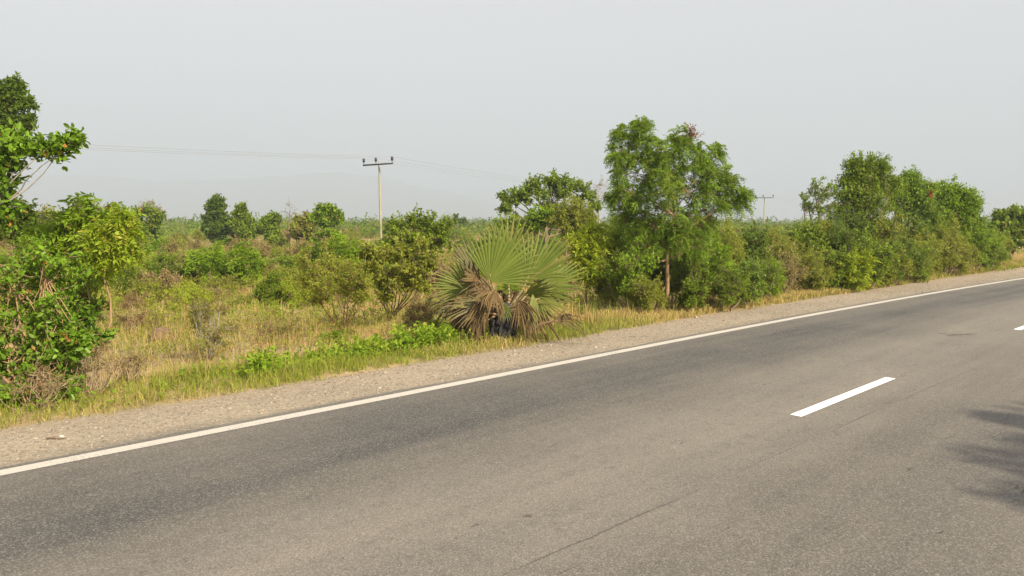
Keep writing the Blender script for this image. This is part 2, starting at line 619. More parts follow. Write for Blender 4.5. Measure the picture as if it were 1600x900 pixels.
def asphalt_mat():
    m, nt, bs, out = new_mat('worn_asphalt')
    uv, s, p = uvsp(nt)
    wob = noise(nt, stretch(nt, uv, .06, .3), 1, 3)
    pw = mul(nt, p, rng_(nt, wob, .2, .8, -.35, .35), 'ADD')
    # oil-darkened lane middles, pale wheel tracks and crown: worn into the surface
    band = ramp(nt, mul(nt, pw, .125), [(0, .45), (.10, .60), (.2, .48), (.30, .62), (.40, .85), (.5, .95), (.58, .72), (.63, .34), (.69, .10), (.75, .16), (.82, .42), (.88, .6), (1, .65)])
    st = noise(nt, stretch(nt, uv, .12, 1.6), 1, 5, .65)
    bl = noise(nt, uv, .55, 4, .6)
    v = mul(nt, mul(nt, band, .62), mul(nt, rng_(nt, st, .3, .7, -.08, .22), rng_(nt, bl, .3, .7, -.08, .12), 'ADD'), 'ADD')
    c = mixc(nt, v, (.060, .059, .060), (.31, .272, .217))
    g1 = noise(nt, uv, 95, 2, .8); g2 = noise(nt, stretch(nt, uv, 26, 40), 1, 3, .75); g3 = noise(nt, uv, 8, 4, .7)
    c = mixc(nt, rng_(nt, g1, .40, .56, .5, 0), c, (.045, .041, .038))
    c = mixc(nt, rng_(nt, g2, .57, .70, 0, .65), c, (.045, .041, .038))
    c = mixc(nt, rng_(nt, g3, .52, .72, 0, .4), c, (.075, .068, .06))
    vo = nt.nodes.new('ShaderNodeTexVoronoi'); vo.inputs['Scale'].default_value = 105; nt.links.new(uv, vo.inputs['Vector'])
    sp = nt.nodes.new('ShaderNodeSeparateColor'); nt.links.new(vo.outputs['Color'], sp.inputs[0])
    c = mixc(nt, mul(nt, rng_(nt, sp.outputs[0], .62, 1.), .38), c, (.42, .385, .335))
    # dark tar specks and thin longitudinal joint
    tn = noise(nt, stretch(nt, uv, 1.2, 3.5), 1.5, 4, .7)
    c = mixc(nt, rng_(nt, tn, .66, .72, 0, .7), c, (.03, .027, .025))
    nj = noise(nt, stretch(nt, uv, .8, .0), 1, 4)
    pj = mul(nt, mul(nt, mul(nt, p, rng_(nt, nj, 0, 1, -.05, .05), 'ADD'), mul(nt, s, .015), 'ADD'), 2.98, 'SUBTRACT')
    aj = mul(nt, pj, 0, 'ADD'); ab = nt.nodes.new('ShaderNodeMath'); ab.operation = 'ABSOLUTE'; nt.links.new(aj, ab.inputs[0])
    c = mixc(nt, mul(nt, rng_(nt, ab.outputs[0], .003, .010, .55, 0), rng_(nt, bl, .42, .6, .0, 1)), c, (.022, .02, .018))
    nt.links.new(c, bs.inputs['Base Color'])
    bs.inputs['Roughness'].default_value = .88
    bs.inputs['Specular IOR Level'].default_value = .25
    bp = nt.nodes.new('ShaderNodeBump'); bp.inputs['Strength'].default_value = .9; bp.inputs['Distance'].default_value = .006
    h = mul(nt, g1, mul(nt, sp.outputs[0], .5), 'ADD')
    nt.links.new(h, bp.inputs['Height']); nt.links.new(bp.outputs[0], bs.inputs['Normal'])
    return m


def gravel_mat():
    m, nt, bs, out = new_mat('gravel_shoulder')
    uv, s, p = uvsp(nt)
    n1 = noise(nt, uv, .7, 4, .6); n2 = noise(nt, stretch(nt, uv, .25, 1.4), 1, 4, .6); n3 = noise(nt, uv, 38, 3, .75)
    c = mixc(nt, rng_(nt, n1, .3, .7), (.31, .25, .172), (.42, .34, .235))
    edge = mul(nt, mul(nt, p, rng_(nt, n2, .2, .8, -.4, .4), 'ADD'), 0, 'ADD')
    c = mixc(nt, rng_(nt, edge, 8.0, 8.6, 0, .8), c, (.40, .30, .19))
    c = mixc(nt, rng_(nt, edge, 7.15, 7.45, .65, 0), c, (.13, .115, .095))
    vo = nt.nodes.new('ShaderNodeTexVoronoi'); vo.inputs['Scale'].default_value = 32; nt.links.new(uv, vo.inputs['Vector'])
    sp = nt.nodes.new('ShaderNodeSeparateColor'); nt.links.new(vo.outputs['Color'], sp.inputs[0])
    c = mixc(nt, mul(nt, rng_(nt, sp.outputs[0], .5, 1), .55), c, (.46, .40, .31))
    c = mixc(nt, mul(nt, rng_(nt, sp.outputs[1], .55, 1), .45), c, (.10, .085, .068))
    c = mixc(nt, rng_(nt, n3, .4, .6, .35, 0), c, (.09, .07, .052))
    nt.links.new(c, bs.inputs['Base Color']); bs.inputs['Roughness'].default_value = 1
    bp = nt.nodes.new('ShaderNodeBump'); bp.inputs['Strength'].default_value = .8; bp.inputs['Distance'].default_value = .012
    h = mul(nt, n3, mul(nt, sp.outputs[0], .6), 'ADD')
    nt.links.new(h, bp.inputs['Height']); nt.links.new(bp.outputs[0], bs.inputs['Normal'])
    return m


def paint_mat(name, col, wear):
    m, nt, bs, out = new_mat(name)
    uv, s, p = uvsp(nt)
    n = noise(nt, uv, 45, 4, .75); n2 = noise(nt, uv, 2.2, 3)
    w = mul(nt, n, mul(nt, n2, .35), 'ADD')
    c = mixc(nt, rng_(nt, w, wear, wear - .14), col, (.16, .14, .12))
    c = mixc(nt, rng_(nt, n2, .35, .75, 0, .22), c, (.34, .29, .23))
    nt.links.new(c, bs.inputs['Base Color']); bs.inputs['Roughness'].default_value = .75
    bp = nt.nodes.new('ShaderNodeBump'); bp.inputs['Strength'].default_value = .35; bp.inputs['Distance'].default_value = .003
    nt.links.new(n, bp.inputs['Height']); nt.links.new(bp.outputs[0], bs.inputs['Normal'])
    return m


P_EDGE, P_MID = 6.98, 3.36
ss = np.concatenate([np.arange(-80, -12, 4), np.arange(-12, 60, .5), np.arange(60, 330, 3)])
wob = np.zeros((len(ss), 9)); wob[:, -1] = .12 * (fbm(ss * .8, ss * 0 + 3, 9, 4) - .5)
o = strip('road', ss, [-.62, 0, 1, 2, 3.4, 5, 6, 6.9, 7.17], np.zeros(9), asphalt_mat(), wob)
tag(o, 'worn grey asphalt road crossing the foreground', 'road', kind='structure')
gm = gravel_mat()
sg = np.concatenate([np.arange(-80, -12, 4), np.arange(-12, 60, .2), np.arange(60, 330, 3)])
wob = np.zeros((len(sg), 5)); wob[:, -1] = .4 * (fbm(sg * .55, sg * 0 + 8, 2, 4) - .5) + .03 * np.clip(sg - 12, 0, 30); wob[:, -2] = wob[:, -1] * .5
o = strip('gravel_shoulder', sg, [6.9, 7.4, 7.9, 8.4, 8.72], [-.012, -.014, -.022, -.032, -.05], gm, wob)
tag(o, 'pale gravel shoulder between the edge line and the grass', 'shoulder', kind='structure')
o = strip('gravel_shoulder', sg, [-.4, -.9, -1.4, -1.9, -2.3][::-1], [-.05, -.032, -.022, -.014, -.012], gm)
tag(o, 'gravel shoulder on the near side of the road', 'shoulder', kind='structure')
em = paint_mat('edge_line_paint', (.53, .485, .425), .63)
dm = paint_mat('centre_line_paint', (.90, .89, .86), .57)
o = strip('edge_line', ss, [P_EDGE - .08, P_EDGE + .08], [.004, .004], em)
tag(o, 'continuous off white edge line along the far side of the road', 'road marking', kind='structure')
o = strip('edge_line', ss, [-.35, -.22], [.004, .004], em)
tag(o, 'continuous edge line along the near side of the road', 'road marking', kind='structure')
for q in range(-3, 12):
    s0 = 7.33 + 8.85 * q
    o = strip('centre_dash', np.linspace(s0, s0 + 2.68, 8), [P_MID - .062, P_MID + .062], [.004, .004], dm)
    tag(o, 'white painted dash of the centre line', 'road marking', 'dashes of the centre line', kind='structure')

# far hills, almost lost in the haze
m, nt, bs, out = new_mat('hill_scrub')
nt.links.new(mixc(nt, noise(nt, objco(nt), .004, 4), (.06, .07, .04), (.12, .11, .06)), bs.inputs['Base Color']); bs.inputs['Roughness'].default_value = 1
hx = np.linspace(-3900, 900, 130); tt = np.linspace(0, 1, 24)
hgt = 250 * smooth((hx + 4200) / 900) * smooth((700 - hx) / 1700) * (.82 + .3 * fbm(hx * .0011, hx * 0 + 2, 4, 4))
HX = np.repeat(hx, 24); HT = np.tile(tt, 130)
HY = 3300 + 1500 * HT + 120 * fbm(HX * .002, HT * 3, 8)
HZ = -6 + np.repeat(hgt, 24) * np.sin(np.pi * HT) ** 1.3 * (.85 + .3 * fbm(HX * .003, HT * 5, 6, 4))
i = np.arange(129)[:, None] * 24; j = np.arange(23)[None]
o = build('hills', np.stack([HX, HY, HZ], -1), np.stack([i + j, i + 24 + j, i + 25 + j, i + j + 1], -1).reshape(-1, 4), m, smooth_=True)
tag(o, 'long low hills fading into the haze on the horizon', 'hills', kind='structure')

# the dusty air
hz = bpy.data.meshes.new('haze')
b = 5600; zt, zb = 340, -8
hv = [(x, y, z) for z in (zb, zt) for y in (-b, b) for x in (-b, b)]
hz.from_pydata(hv, [], [(0, 2, 3, 1), (4, 5, 7, 6), (0, 1, 5, 4), (2, 6, 7, 3), (0, 4, 6, 2), (1, 3, 7, 5)])
hm = bpy.data.materials.new('haze'); hm.use_nodes = True
nt = hm.node_tree; nt.nodes.clear()
out = nt.nodes.new('ShaderNodeOutputMaterial'); pv = nt.nodes.new('ShaderNodeVolumePrincipled')
pv.inputs['Color'].default_value = (.505, .58, .685, 1); pv.inputs['Density'].default_value = .00072
pv.inputs['Anisotropy'].default_value = .0
nt.links.new(pv.outputs[0], out.inputs['Volume'])
hz.materials.append(hm)
o = bpy.data.objects.new('haze', hz); COL.objects.link(o)
tag(o, 'pale dusty haze over the whole plain', 'haze', kind='stuff')

# ------------------------------------------------------------------ fan palm
def fan_mat(name, c1, c2, aged, transl=.22, rough=.45):
    m, nt, bs, out = new_mat(name)
    n = noise(nt, objco(nt), 7, 3)
    f = mul(nt, mul(nt, attr(nt, 'var'), .75), mul(nt, n, .35), 'ADD')
    col = mixc(nt, f, c1, c2)
    col = mixc(nt, attr(nt, 'age'), col, aged)
    nt.links.new(col, bs.inputs['Base Color']); bs.inputs['Roughness'].default_value = rough
    bs.inputs['Specular IOR Level'].default_value = .14
    tr = nt.nodes.new('ShaderNodeBsdfTranslucent'); nt.links.new(col, tr.inputs['Color'])
    mx = nt.nodes.new('ShaderNodeMixShader'); mx.inputs[0].default_value = transl
    nt.links.new(bs.outputs[0], mx.inputs[1]); nt.links.new(tr.outputs[0], mx.inputs[2]); nt.links.new(mx.outputs[0], out.inputs[0])
    return m


FAN = fan_mat('palm_blade', (.062, .098, .013), (.165, .205, .034), (.28, .21, .08), .08)
FAN_DARK = fan_mat('old_and_shaded_blade', (.085, .095, .04), (.19, .17, .075), (.24, .15, .07), .15)  # withered leaves; also stands in for shade on the back-left living leaf
FAN_DEAD = fan_mat('dead_palm_blade', (.05, .033, .014), (.22, .148, .062), (.05, .033, .02), .08, .8)
STALK = wood_mat('palm_stalk', (.14, .13, .05), (.33, .25, .11))
DSTALK = wood_mat('dead_stalk', (.12, .075, .045), (.30, .19, .10))
CHAR = wood_mat('charred_trunk', (.008, .008, .009), (.045, .04, .038), 22)


def fan_leaf(parent, org, root_p, hub, axis, normal, rad, span, segs_n, mat, stalk_m, split=.55, bowl=.1, droop=.1, crumple=0., seed=0,
             aged=.1, label=None, uneven=.08, a0=0., edge=.7):
    """One costapalmate leaf: pleated disc, split into stiff pointed fingers towards its edge, on a stalk."""
    r = np.random.default_rng(seed)
    mb = MB()
    axis = norm(np.asarray(axis, float)); nrm = np.asarray(normal, float)
    nrm = norm(nrm - axis * (nrm @ axis)); side = np.cross(axis, nrm)
    st = np.array([.04, .22, .42, split, .5 + split * .5, .9, 1.0])
    st = np.sort(st)
    da = span / segs_n
    hub = np.asarray(hub, float)
    for q in range(segs_n):
        a = -span / 2 + (q + .5) * da + a0
        u = abs(2 * (q + .5) / segs_n - 1)
        ln = rad * (edge + (1 - edge) * math.cos(u * math.pi / 2)) * r.uniform(1 - uneven, 1 + uneven * .4)
        tw = crumple * r.normal(size=2)
        dr = droop * r.uniform(.4, 1.5) + (droop * 1.8 if r.uniform() < .08 else 0)
        rows = []
        for t in st:
            rho = t * ln
            if t <= split: w = da * .5; wid = rho * math.tan(min(w, .2)) 
            else:
                ws = split * ln * math.tan(min(da * .5, .2)) * 1.04
                wid = ws * (1 - ((t - split) / (1 - split)) ** 1.8 * .93)
            k = max(0, t - split * .8)
            lat = tw[0] * k * k * rad * .9
            off = bowl * rad * (t * t) * (.5 + .8 * u * u) + tw[1] * k * k * rad * 1.1
            d = math.cos(a) * axis + math.sin(a) * side
            e = -math.sin(a) * axis + math.cos(a) * side
            c = hub + d * rho + e * lat + nrm * off
            c = c + np.array([0, 0, -1.0]) * dr * rad * k ** 1.6 * 1.6
            pl = wid * .68
            rows += [c - e * wid - nrm * pl, c + nrm * pl * .6, c + e * wid - nrm * pl]
        Vv = np.array(rows); n = len(st)
        Qq = []
        for h in range(n - 1):
            b_ = h * 3
            Qq += [[b_, b_ + 1, b_ + 4, b_ + 3], [b_ + 1, b_ + 2, b_ + 5, b_ + 4]]
        ag = np.repeat(np.clip(np.array([.05, 0, 0, .0, .12, .6][:n - 1]) + (aged if r.uniform() < .98 else .5), 0, 1), 2)
        mb.add(Vv, Qq, np.clip(r.normal(.5, .2), 0, 1), ag)
    o = mb.build('leaf', mat, parent, org)
    if label: o['label'] = label
    sk = MB()
    P = bend(np.asarray(root_p, float), hub + axis * rad * .12, 7, r, .05, -.03)
    tube(sk, P, np.linspace(.028, .011, 7), 6, .5)
    sk.build('stalk', stalk_m, o, org)
    return o


base = gp(786, 533)
PY = base[1]
palm = empty('fan_palm', base, 'low stemless fan palm with green pleated leaves and dead brown skirts beside the shoulder', 'palm')
mb = MB()
P = [base + np.array(q) for q in ((0, 0, -.08), (-.01, 0, .06), (.0, .0, .2), (.02, 0, .36), (.05, 0, .55), (.06, 0, .66))]
tube(mb, P, [.19, .19, .18, .17, .12, .06], 14, .5)
r_ = np.random.default_rng(3)
for q in range(46):          # charred leaf bases wrapped round the stub
    a = r_.uniform(0, 6.28); z = r_.uniform(.0, .42)
    b0 = base + np.array([.16 * math.cos(a), .16 * math.sin(a), z * .8]); b1 = base + np.array([.21 * math.cos(a + .2), .21 * math.sin(a + .2), z * .8 + r_.uniform(.08, .2)])
    tube(mb, [b0, (b0 + b1) / 2 + np.array([.02 * math.cos(a), .02 * math.sin(a), 0]), b1], [.05, .04, .018], 4, r_.uniform())
mb.build('trunk', CHAR, palm, base)
top = base + np.array([.03, 0, .45])
W = lambda px, py, dy=0.: pt(px, py, PY + dy)
FL = lambda *a, **k: fan_leaf(palm, base, top, *a, **k)
# living leaves
FL(W(764, 440, -.32), (.14, .10, 1), (.14, -1, .28), 1.06, R(138), 23, FAN, STALK, .58, .06, .05, .016, 1, .02, a0=R(22))
FL(W(822, 440, .08), (.42, .25, .95), (-.34, -1, .22), 1.10, R(104), 17, FAN, STALK, .57, .10, .06, .02, 2, .03, a0=R(10))
FL(W(838, 452, .28), (.95, .15, .42), (-.28, -.8, .75), .95, R(120), 19, FAN, STALK, .57, .12, .12, .03, 3, .06)
FL(W(818, 462, -.18), (.92, -.3, .28), (.12, -.75, -.65), .72, R(80), 20, FAN, STALK, .5, -.05, .12, .04, 12, .05)
FL(W(738, 452, .05), (-.92, -.15, .36), (-.35, -.95, .28), .78, R(92), 18, FAN, STALK, .57, .05, .08, .03, 4, .16, edge=.8)
FL(W(744, 432, .35), (-.5, .2, 1), (.5, -1, .15), .74, R(84), 13, FAN_DARK, STALK, .5, .1, .06, .02, 5, .04)  # darker blade colour imitates the shade between left and front fans
FL(W(790, 420, .55), (.1, .1, 1), (0, -1, .2), 1.02, R(120), 18, FAN, STALK, .5, .1, .06, .02, 6, .04)
FL(W(838, 466, .1), (.95, -.15, -.02), (-.1, -.75, .65), .66, R(130), 18, FAN, STALK, .5, .1, .22, .05, 7, .22)
FL(W(832, 458, -.25), (.12, -.3, -1), (.5, -1, .1), .72, R(46), 11, FAN, STALK, .35, .05, .05, .06, 8, .2, uneven=.25)
FL(W(785, 470, -.2), (.25, -.3, -.85), (-.3, -1, .2), .38, R(60), 9, FAN, STALK, .5, .1, .1, .05, 9, .1)
for px_, py_, ax_, sd_ in ((782, 452, (-.1, .1, -1), 41), (800, 455, (.3, .1, -.9), 42), (770, 460, (-.4, .1, -.8), 43), (790, 470, (.05, .2, -1), 44)):  # dead leaves added behind so the hollow under the fans looks dark
    FL(W(px_, py_, .3), ax_, (.1, -1, .2), .55, R(100), 11, FAN_DEAD, DSTALK, .55, .15, .2, .2, sd_, .4, label='dry brown leaf hanging', uneven=.3)
# half-dead and dead leaves
FL(W(762, 478, -.12), (-.95, -.2, .12), (.1, -.7, .7), .82, R(84), 20, FAN_DARK, DSTALK, .45, .1, .25, .06, 20, .25, label='withered dark leaf spread low to the left', uneven=.2)
FL(W(752, 440, -.2), (-.55, -.3, .35), (.7, -.8, .2), .50, R(95), 10, FAN_DEAD, DSTALK, .5, .3, .3, .14, 21, .1, label='dry brown crumpled leaf', uneven=.3)
FL(W(758, 470, -.25), (-.5, -.3, -.7), (.2, -1, .1), .5, R(90), 10, FAN_DEAD, DSTALK, .5, .15, .3, .12, 22, .2, label='dry brown leaf hanging', uneven=.3)
FL(W(735, 482, .05), (-.6, -.1, -.6), (.1, -1, .3), .62, R(110), 12, FAN_DEAD, DSTALK, .5, .1, .4, .12, 23, .3, label='dry brown leaf hanging', uneven=.3)
FL(W(784, 462, -.3), (-.05, -.4, -.9), (.2, -1, 0), .5, R(26), 5, FAN_DEAD, DSTALK, .45, .1, .1, .1, 24, .1, label='dry brown leaf hanging', uneven=.3)
FL(W(808, 468, -.25), (.45, -.4, -.75), (-.2, -1, 0), .68, R(90), 10, FAN_DEAD, DSTALK, .5, .15, .2, .12, 25, .1, label='dry brown leaf hanging', uneven=.3)
FL(W(828, 478, .0), (.75, -.1, -.6), (0, -1, .3), .62, R(110), 11, FAN_DEAD, DSTALK, .5, .1, .3, .12, 26, .2, label='dry brown leaf hanging', uneven=.3)
FL(W(720, 492, .1), (-.35, 0, -.8), (.1, -1, .3), .55, R(100), 16, FAN_DEAD, DSTALK, .25, .1, .3, .14, 27, .4, label='dry brown leaf hanging', uneven=.3)
FL(W(775, 452, -.32), (-.25, -.4, -.7), (.4, -1, .1), .42, R(100), 9, FAN_DEAD, DSTALK, .5, .2, .3, .16, 28, .0, label='dry brown crumpled leaf', uneven=.3)
FL(W(700, 478, .25), (-.6, .2, -.5), (.1, -1, .3), .5, R(100), 14, FAN_DEAD, DSTALK, .25, .1, .4, .14, 29, .5, label='dry brown leaf hanging', uneven=.3)
for q, (px, py, dy, ax, rd, sp_) in enumerate(((742, 470, -.15, (-.35, -.2, -.9), .5, 60), (752, 488, -.3, (-.45, -.2, -.9), .5, 60), (822, 490, -.3, (.4, -.2, -1), .46, 55), (815, 480, -.2, (.3, -.1, -1), .46, 50),
                                        (725, 485, .15, (-.5, 0, -.8), .46, 80), (845, 485, .1, (.4, 0, -.9), .4, 60), (712, 470, .1, (-.8, -.1, -.35), .5, 80), (755, 500, -.25, (-.5, -.2, -.8), .45, 90), (765, 455, -.28, (-.4, -.5, -.25), .55, 70), (745, 455, -.12, (-.6, -.4, .55), .55, 60))):
    FL(W(px, py, dy), ax, (.15, -1, .2), rd, R(sp_), 8, FAN_DEAD if q % 3 else FAN_DARK, DSTALK, .5, .25, .3, .3, 60 + q, .15, label='dry brown leaf hanging', uneven=.35)
# the fallen leaf stretched over the shoulder edge
fan_leaf(palm, base, W(822, 526, -.35), W(862, 504, -.5), (.93, -.1, .35), (.35, -1, -.1), .82, R(62), 15, FAN_DARK, DSTALK, .45, .1, .85, .1, 31, .55,
         label='dead leaf stretched out over the shoulder edge', uneven=.25)

# ------------------------------------------------------------------ utility poles and wires
POLE_M = wood_mat('weathered_pole', (.19, .165, .10), (.37, .33, .22), 3)
m, nt, bs, out = new_mat('crossarm_iron'); bs.inputs['Base Color'].default_value = (.045, .042, .05, 1); bs.inputs['Roughness'].default_value = .7; ARM_M = m
m, nt, bs, out = new_mat('insulator_glaze'); bs.inputs['Base Color'].default_value = (.035, .025, .03, 1); bs.inputs['Roughness'].default_value = .25; INS_M = m
m, nt, bs, out = new_mat('wire_aluminium'); bs.inputs['Base Color'].default_value = (.25, .25, .25, 1); bs.inputs['Roughness'].default_value = .6; WIRE_M = m
tA = pt(592.5, 257, 62.); tB = pt(1194.5, 309, 142.)
ldir = norm((tB - tA) * np.array([1, 1, 0])); adir = np.array([ldir[1], -ldir[0], 0])
attach = []
for top_, lab in ((tA, 'weathered wooden power pole rising from the scrub in the open field'), (tB, 'slim distant power pole between the big tree and the thicket')):
    g = np.array([top_[0] + .06, top_[1], float(G(top_[0], top_[1]))])
    root = empty('utility_pole', g, lab, 'utility pole', 'power poles across the field')
    mb = MB(); tube(mb, np.linspace(g - np.array([0, 0, .2]), top_ + np.array([0, 0, .22]), 12), np.linspace(.115, .08, 12), 10, .5)
    mb.build('pole', POLE_M, root, g, smooth_=True)
    mb = MB(); e = adir * 1.75
    b_ = top_ - ldir * .16
    hx_ = np.array([ldir * .055, ldir * .055, -ldir * .055, -ldir * .055]); vz = np.array([[0, 0, .06], [0, 0, -.06], [0, 0, -.06], [0, 0, .06]])
    Vv = np.vstack([b_ - e + hx_ + vz, b_ + e + hx_ + vz])
    mb.add(Vv, [[0, 1, 5, 4], [1, 2, 6, 5], [2, 3, 7, 6], [3, 0, 4, 7], [3, 2, 1, 0], [4, 5, 6, 7]])
    mb.build('crossarm', ARM_M, root, g)
    pts_ = []
    for k_ in (-1.68, -.22, 1.68):
        ip = b_ + adir * k_ + np.array([0, 0, .06])
        mb = MB()
        tube(mb, [ip, ip + [0, 0, .16], ip + [0, 0, .18], ip + [0, 0, .26], ip + [0, 0, .32], ip + [0, 0, .42], ip + [0, 0, .50]], [.022, .022, .08, .12, .09, .13, .06], 10)
        mb.build('insulator', INS_M, root, g, smooth_=True)
        pts_.append(ip + [0, 0, .47])
    attach.append(pts_)
span = tB - tA
for k_ in range(3):
    A, B = attach[0][k_], attach[1][k_]
    Z0 = A - span * np.array([1, 1, 0]); C2 = B + span * np.array([1, 1, 0])
    pl = []
    for a, b2 in ((Z0, A), (A, B), (B, C2)):
        t = np.linspace(0, 1, 25)[:, None]; q = a + (b2 - a) * t; q[:, 2] -= (4 * 1.35 * t * (1 - t))[:, 0]
        pl.append(q if not pl else q[1:])
    mb = MB(); tube(mb, np.vstack(pl), .008, 4, cap=False)
    o = mb.build('overhead_wire', WIRE_M); tag(o, 'thin sagging power line strung between the two poles', 'wire', 'overhead wires')

# ------------------------------------------------------------------ named plants, traced from the photograph
def on_ground(p):
    return np.array([p[0], p[1], float(G(p[0], p[1]))])


def base_at(px, Y):
    p = pt(px, 400, Y); return on_ground(p)


# -- left foreground
plant('broadleaf_shrub', 'big glossy broad-leaved shrub spilling down to the verge at the left edge', 'shrub', base_at(20, 8.2),
      cl(8.2, [(20, 415, 45), (70, 415, 42), (105, 440, 32, .3), (10, 480, 55), (70, 490, 46), (115, 500, 30, .2), (15, 555, 50), (75, 545, 34), (120, 540, 26),
               (20, 612, 34, -.2), (55, 585, 34, .15), (12, 590, 40), (98, 585, 24, .2), (108, 612, 16, .1), (-45, 450, 60), (-50, 560, 60), (150, 520, 22, .3)]),
      'broad', .078, M['glossy'], M['tan_bark'], .020, 10, 4, 3, 11, stems=12, fine=True, agev=.012, names=('stems', 'foliage'))
plant('young_tree', 'young tree leaning in from the left with a long leafy branch against the sky', 'tree', base_at(-45, 8.8),
      cl(8.8, [(118, 222, 13), (98, 224, 20), (75, 230, 20), (52, 232, 18), (28, 222, 20), (2, 232, 24), (2, 268, 18), (16, 252, 14), (8, 295, 16), (-8, 320, 28), (2, 345, 22), (-40, 260, 50), (-45, 320, 50)]),
      'broad', .10, M['glossy'], M['grey_bark'], .05, 6, 3, 3, 12, fork=1.3, fine=True, agev=.025, hang=.25)
plant('sapling', 'slender green sapling with windblown feathery tips behind the glossy shrub', 'sapling', base_at(118, 9.8),
      cl(9.8, [(122, 322, 14), (112, 335, 20), (100, 360, 26), (130, 360, 26), (85, 385, 28), (120, 395, 32), (150, 375, 22), (160, 335, 16), (150, 350, 20), (100, 425, 30), (70, 360, 18), (175, 345, 16), (178, 375, 20), (140, 420, 24), (60, 395, 24)]),
      'pinnate', .15, M['fresh'], M['bark'], .022, 8, 4, 2, 13, hang=.3, fork=.6)
plant('sapling', 'yellow-green sapling on a bare thin reddish stem near the verge', 'sapling', gp(162, 604),
      cl(8.9, [(185, 345, 16), (198, 362, 17), (182, 378, 18), (165, 355, 16), (203, 388, 10), (150, 390, 20), (170, 402, 14), (192, 335, 9), (140, 370, 16)]),
      'pinnate', .13, M['sap'], M['tan_bark'], .015, 6, 4, 2, 14, hang=.35, fork=1.42, agev=.08)
plant('shrub', 'dark green bush filling the gap under the two saplings', 'shrub', base_at(105, 10.6),
      cl(10.6, [(60, 440, 35), (100, 450, 35), (140, 440, 28), (80, 490, 35), (125, 490, 30), (60, 390, 30), (150, 480, 20)]),
      'broad', .09, M['green'], M['bark'], .025, 10, 5, 2, 15, stems=6, names=('stems', 'foliage'))
plant('tree', 'tall dark tree whose crown peeks in at the upper left edge', 'tree', base_at(-40, 23),
      cl(23, [(2, 145, 24), (22, 133, 14), (30, 158, 14), (10, 178, 26), (38, 192, 12), (-5, 205, 26), (-40, 160, 45), (-45, 220, 50), (24, 200, 14), (-25, 280, 40)]),
      'broad', .17, M['deep'], M['grey_bark'], .16, 14, 6, 3, 16)
plant('tree', 'small dark round-headed tree behind the young tree at the left edge', 'tree', base_at(22, 15),
      cl(15, [(28, 325, 20), (15, 340, 24), (38, 345, 18), (22, 365, 24), (0, 350, 28), (40, 375, 16)]),
      'broad', .12, M['deep'], M['bark'], .05, 11, 5, 3, 17)
for q, (px, py, top_, hw, lab) in enumerate(((150, 618, 530, 42, 'tangle of dry reddish stalks at the foot of the bare sapling stem'),
                                          (60, 640, 575, 55, 'dry brown stalks at the foot of the glossy shrub'),
                                          (205, 600, 545, 26, 'small tuft of dry russet stalks just right of the sapling stem'))):
    b_ = gp(px, py); Y = b_[1]
    plant('dry_stalks', lab, 'dead shrub', b_, cl(Y, [(px - hw * .5, (py + top_) / 2, hw * .5), (px + hw * .5, (py + top_) / 2 - 8, hw * .5), (px, top_ + 15, hw * .5)]),
          'fine', .035, M['wine'], M['dry_wood'], .008, 14, 5, 1, 30 + q, stems=26, names=('stems', 'leaves'), agev=.2)


def bush(px, by, ty, hw, kind, size, lm, label, name='shrub', seed=0, stems=5, dens=1., woodm='bark', lift=.2, tr=.02, Y=None, group=None, agev=.03, n=7, hang=0., cat='shrub'):
    b_ = gp(px, by) if Y is None else base_at(px, Y)
    Y = b_[1]; r = np.random.default_rng(seed + 500)
    h = by - ty
    rows = []
    for q in range(n):
        a = 2 * math.pi * q / n + r.uniform(-.3, .3)
        f = r.uniform(.35, .72)
        rows.append((px + hw * f * math.cos(a), ty + h * (.50 - .25 * lift) + h * .32 * math.sin(a) + r.uniform(-.06, .06) * h, hw * r.uniform(.28, .46), hw / F_PX * Y * math.sin(a * 1.7 + q) * .7))
    rows.append((px + r.uniform(-.2, .2) * hw, ty + hw * .3, hw * .34))
    return plant(name, label, cat, b_, cl(Y, rows), kind, size, M[lm], M[woodm], tr, max(3, int(8 * dens)), 5, 3, seed, group, stems=stems, names=('stems', 'foliage'), agev=agev, hang=hang, shoot=.9)


# -- bushes out in the field
bush(328, 452, 390, 38, 'pinnate', .24, 'fresh', 'bright green leafy bush standing alone in mid field left of centre', seed=41)
bush(258, 452, 394, 36, 'fine', .12, 'green', 'darker green bush just left of the bright mid-field bush', seed=42)
bush(383, 436, 390, 28, 'pinnate', .22, 'fresh', 'bright green bush behind and right of the brightest mid-field bush', seed=43, Y=26)
bush(425, 478, 434, 26, 'pinnate', .17, 'green', 'small rounded green bush low in the straw grass', seed=44)
bush(496, 442, 387, 32, 'broad', .12, 'deep', 'dark green bush left of a brighter one in mid field', seed=45, Y=21)
bush(540, 438, 384, 36, 'pinnate', .22, 'fresh', 'bright green bush right of the dark mid-field bush', seed=46, Y=22)
plant('shrub', 'open vase-shaped shrub with many bare thin stems under a light green crown', 'shrub', gp(540, 517),
      cl(13.6, [(490, 415, 22), (520, 412, 26, .3), (550, 425, 24), (505, 440, 24, -.3), (540, 445, 22, .3), (568, 440, 18), (525, 430, 24), (560, 460, 14), (500, 465, 14), (475, 440, 12)]),
      'fine', .075, M['olive'], M['tan_bark'], .016, 9, 5, 3, 47, stems=9, names=('stems', 'foliage'))
plant('shrub', 'dense dark many-stemmed shrub left of the fan palm', 'shrub', gp(612, 497),
      cl(15.4, [(590, 395, 24), (620, 388, 26), (650, 395, 26), (580, 418, 22), (612, 415, 28, -.3), (645, 420, 26), (668, 408, 20), (625, 440, 22), (595, 440, 18), (655, 445, 18), (600, 460, 12), (572, 395, 14)]),
      'broad', .085, M['olive'], M['bark'], .022, 12, 5, 3, 48, stems=12, names=('stems', 'foliage'))
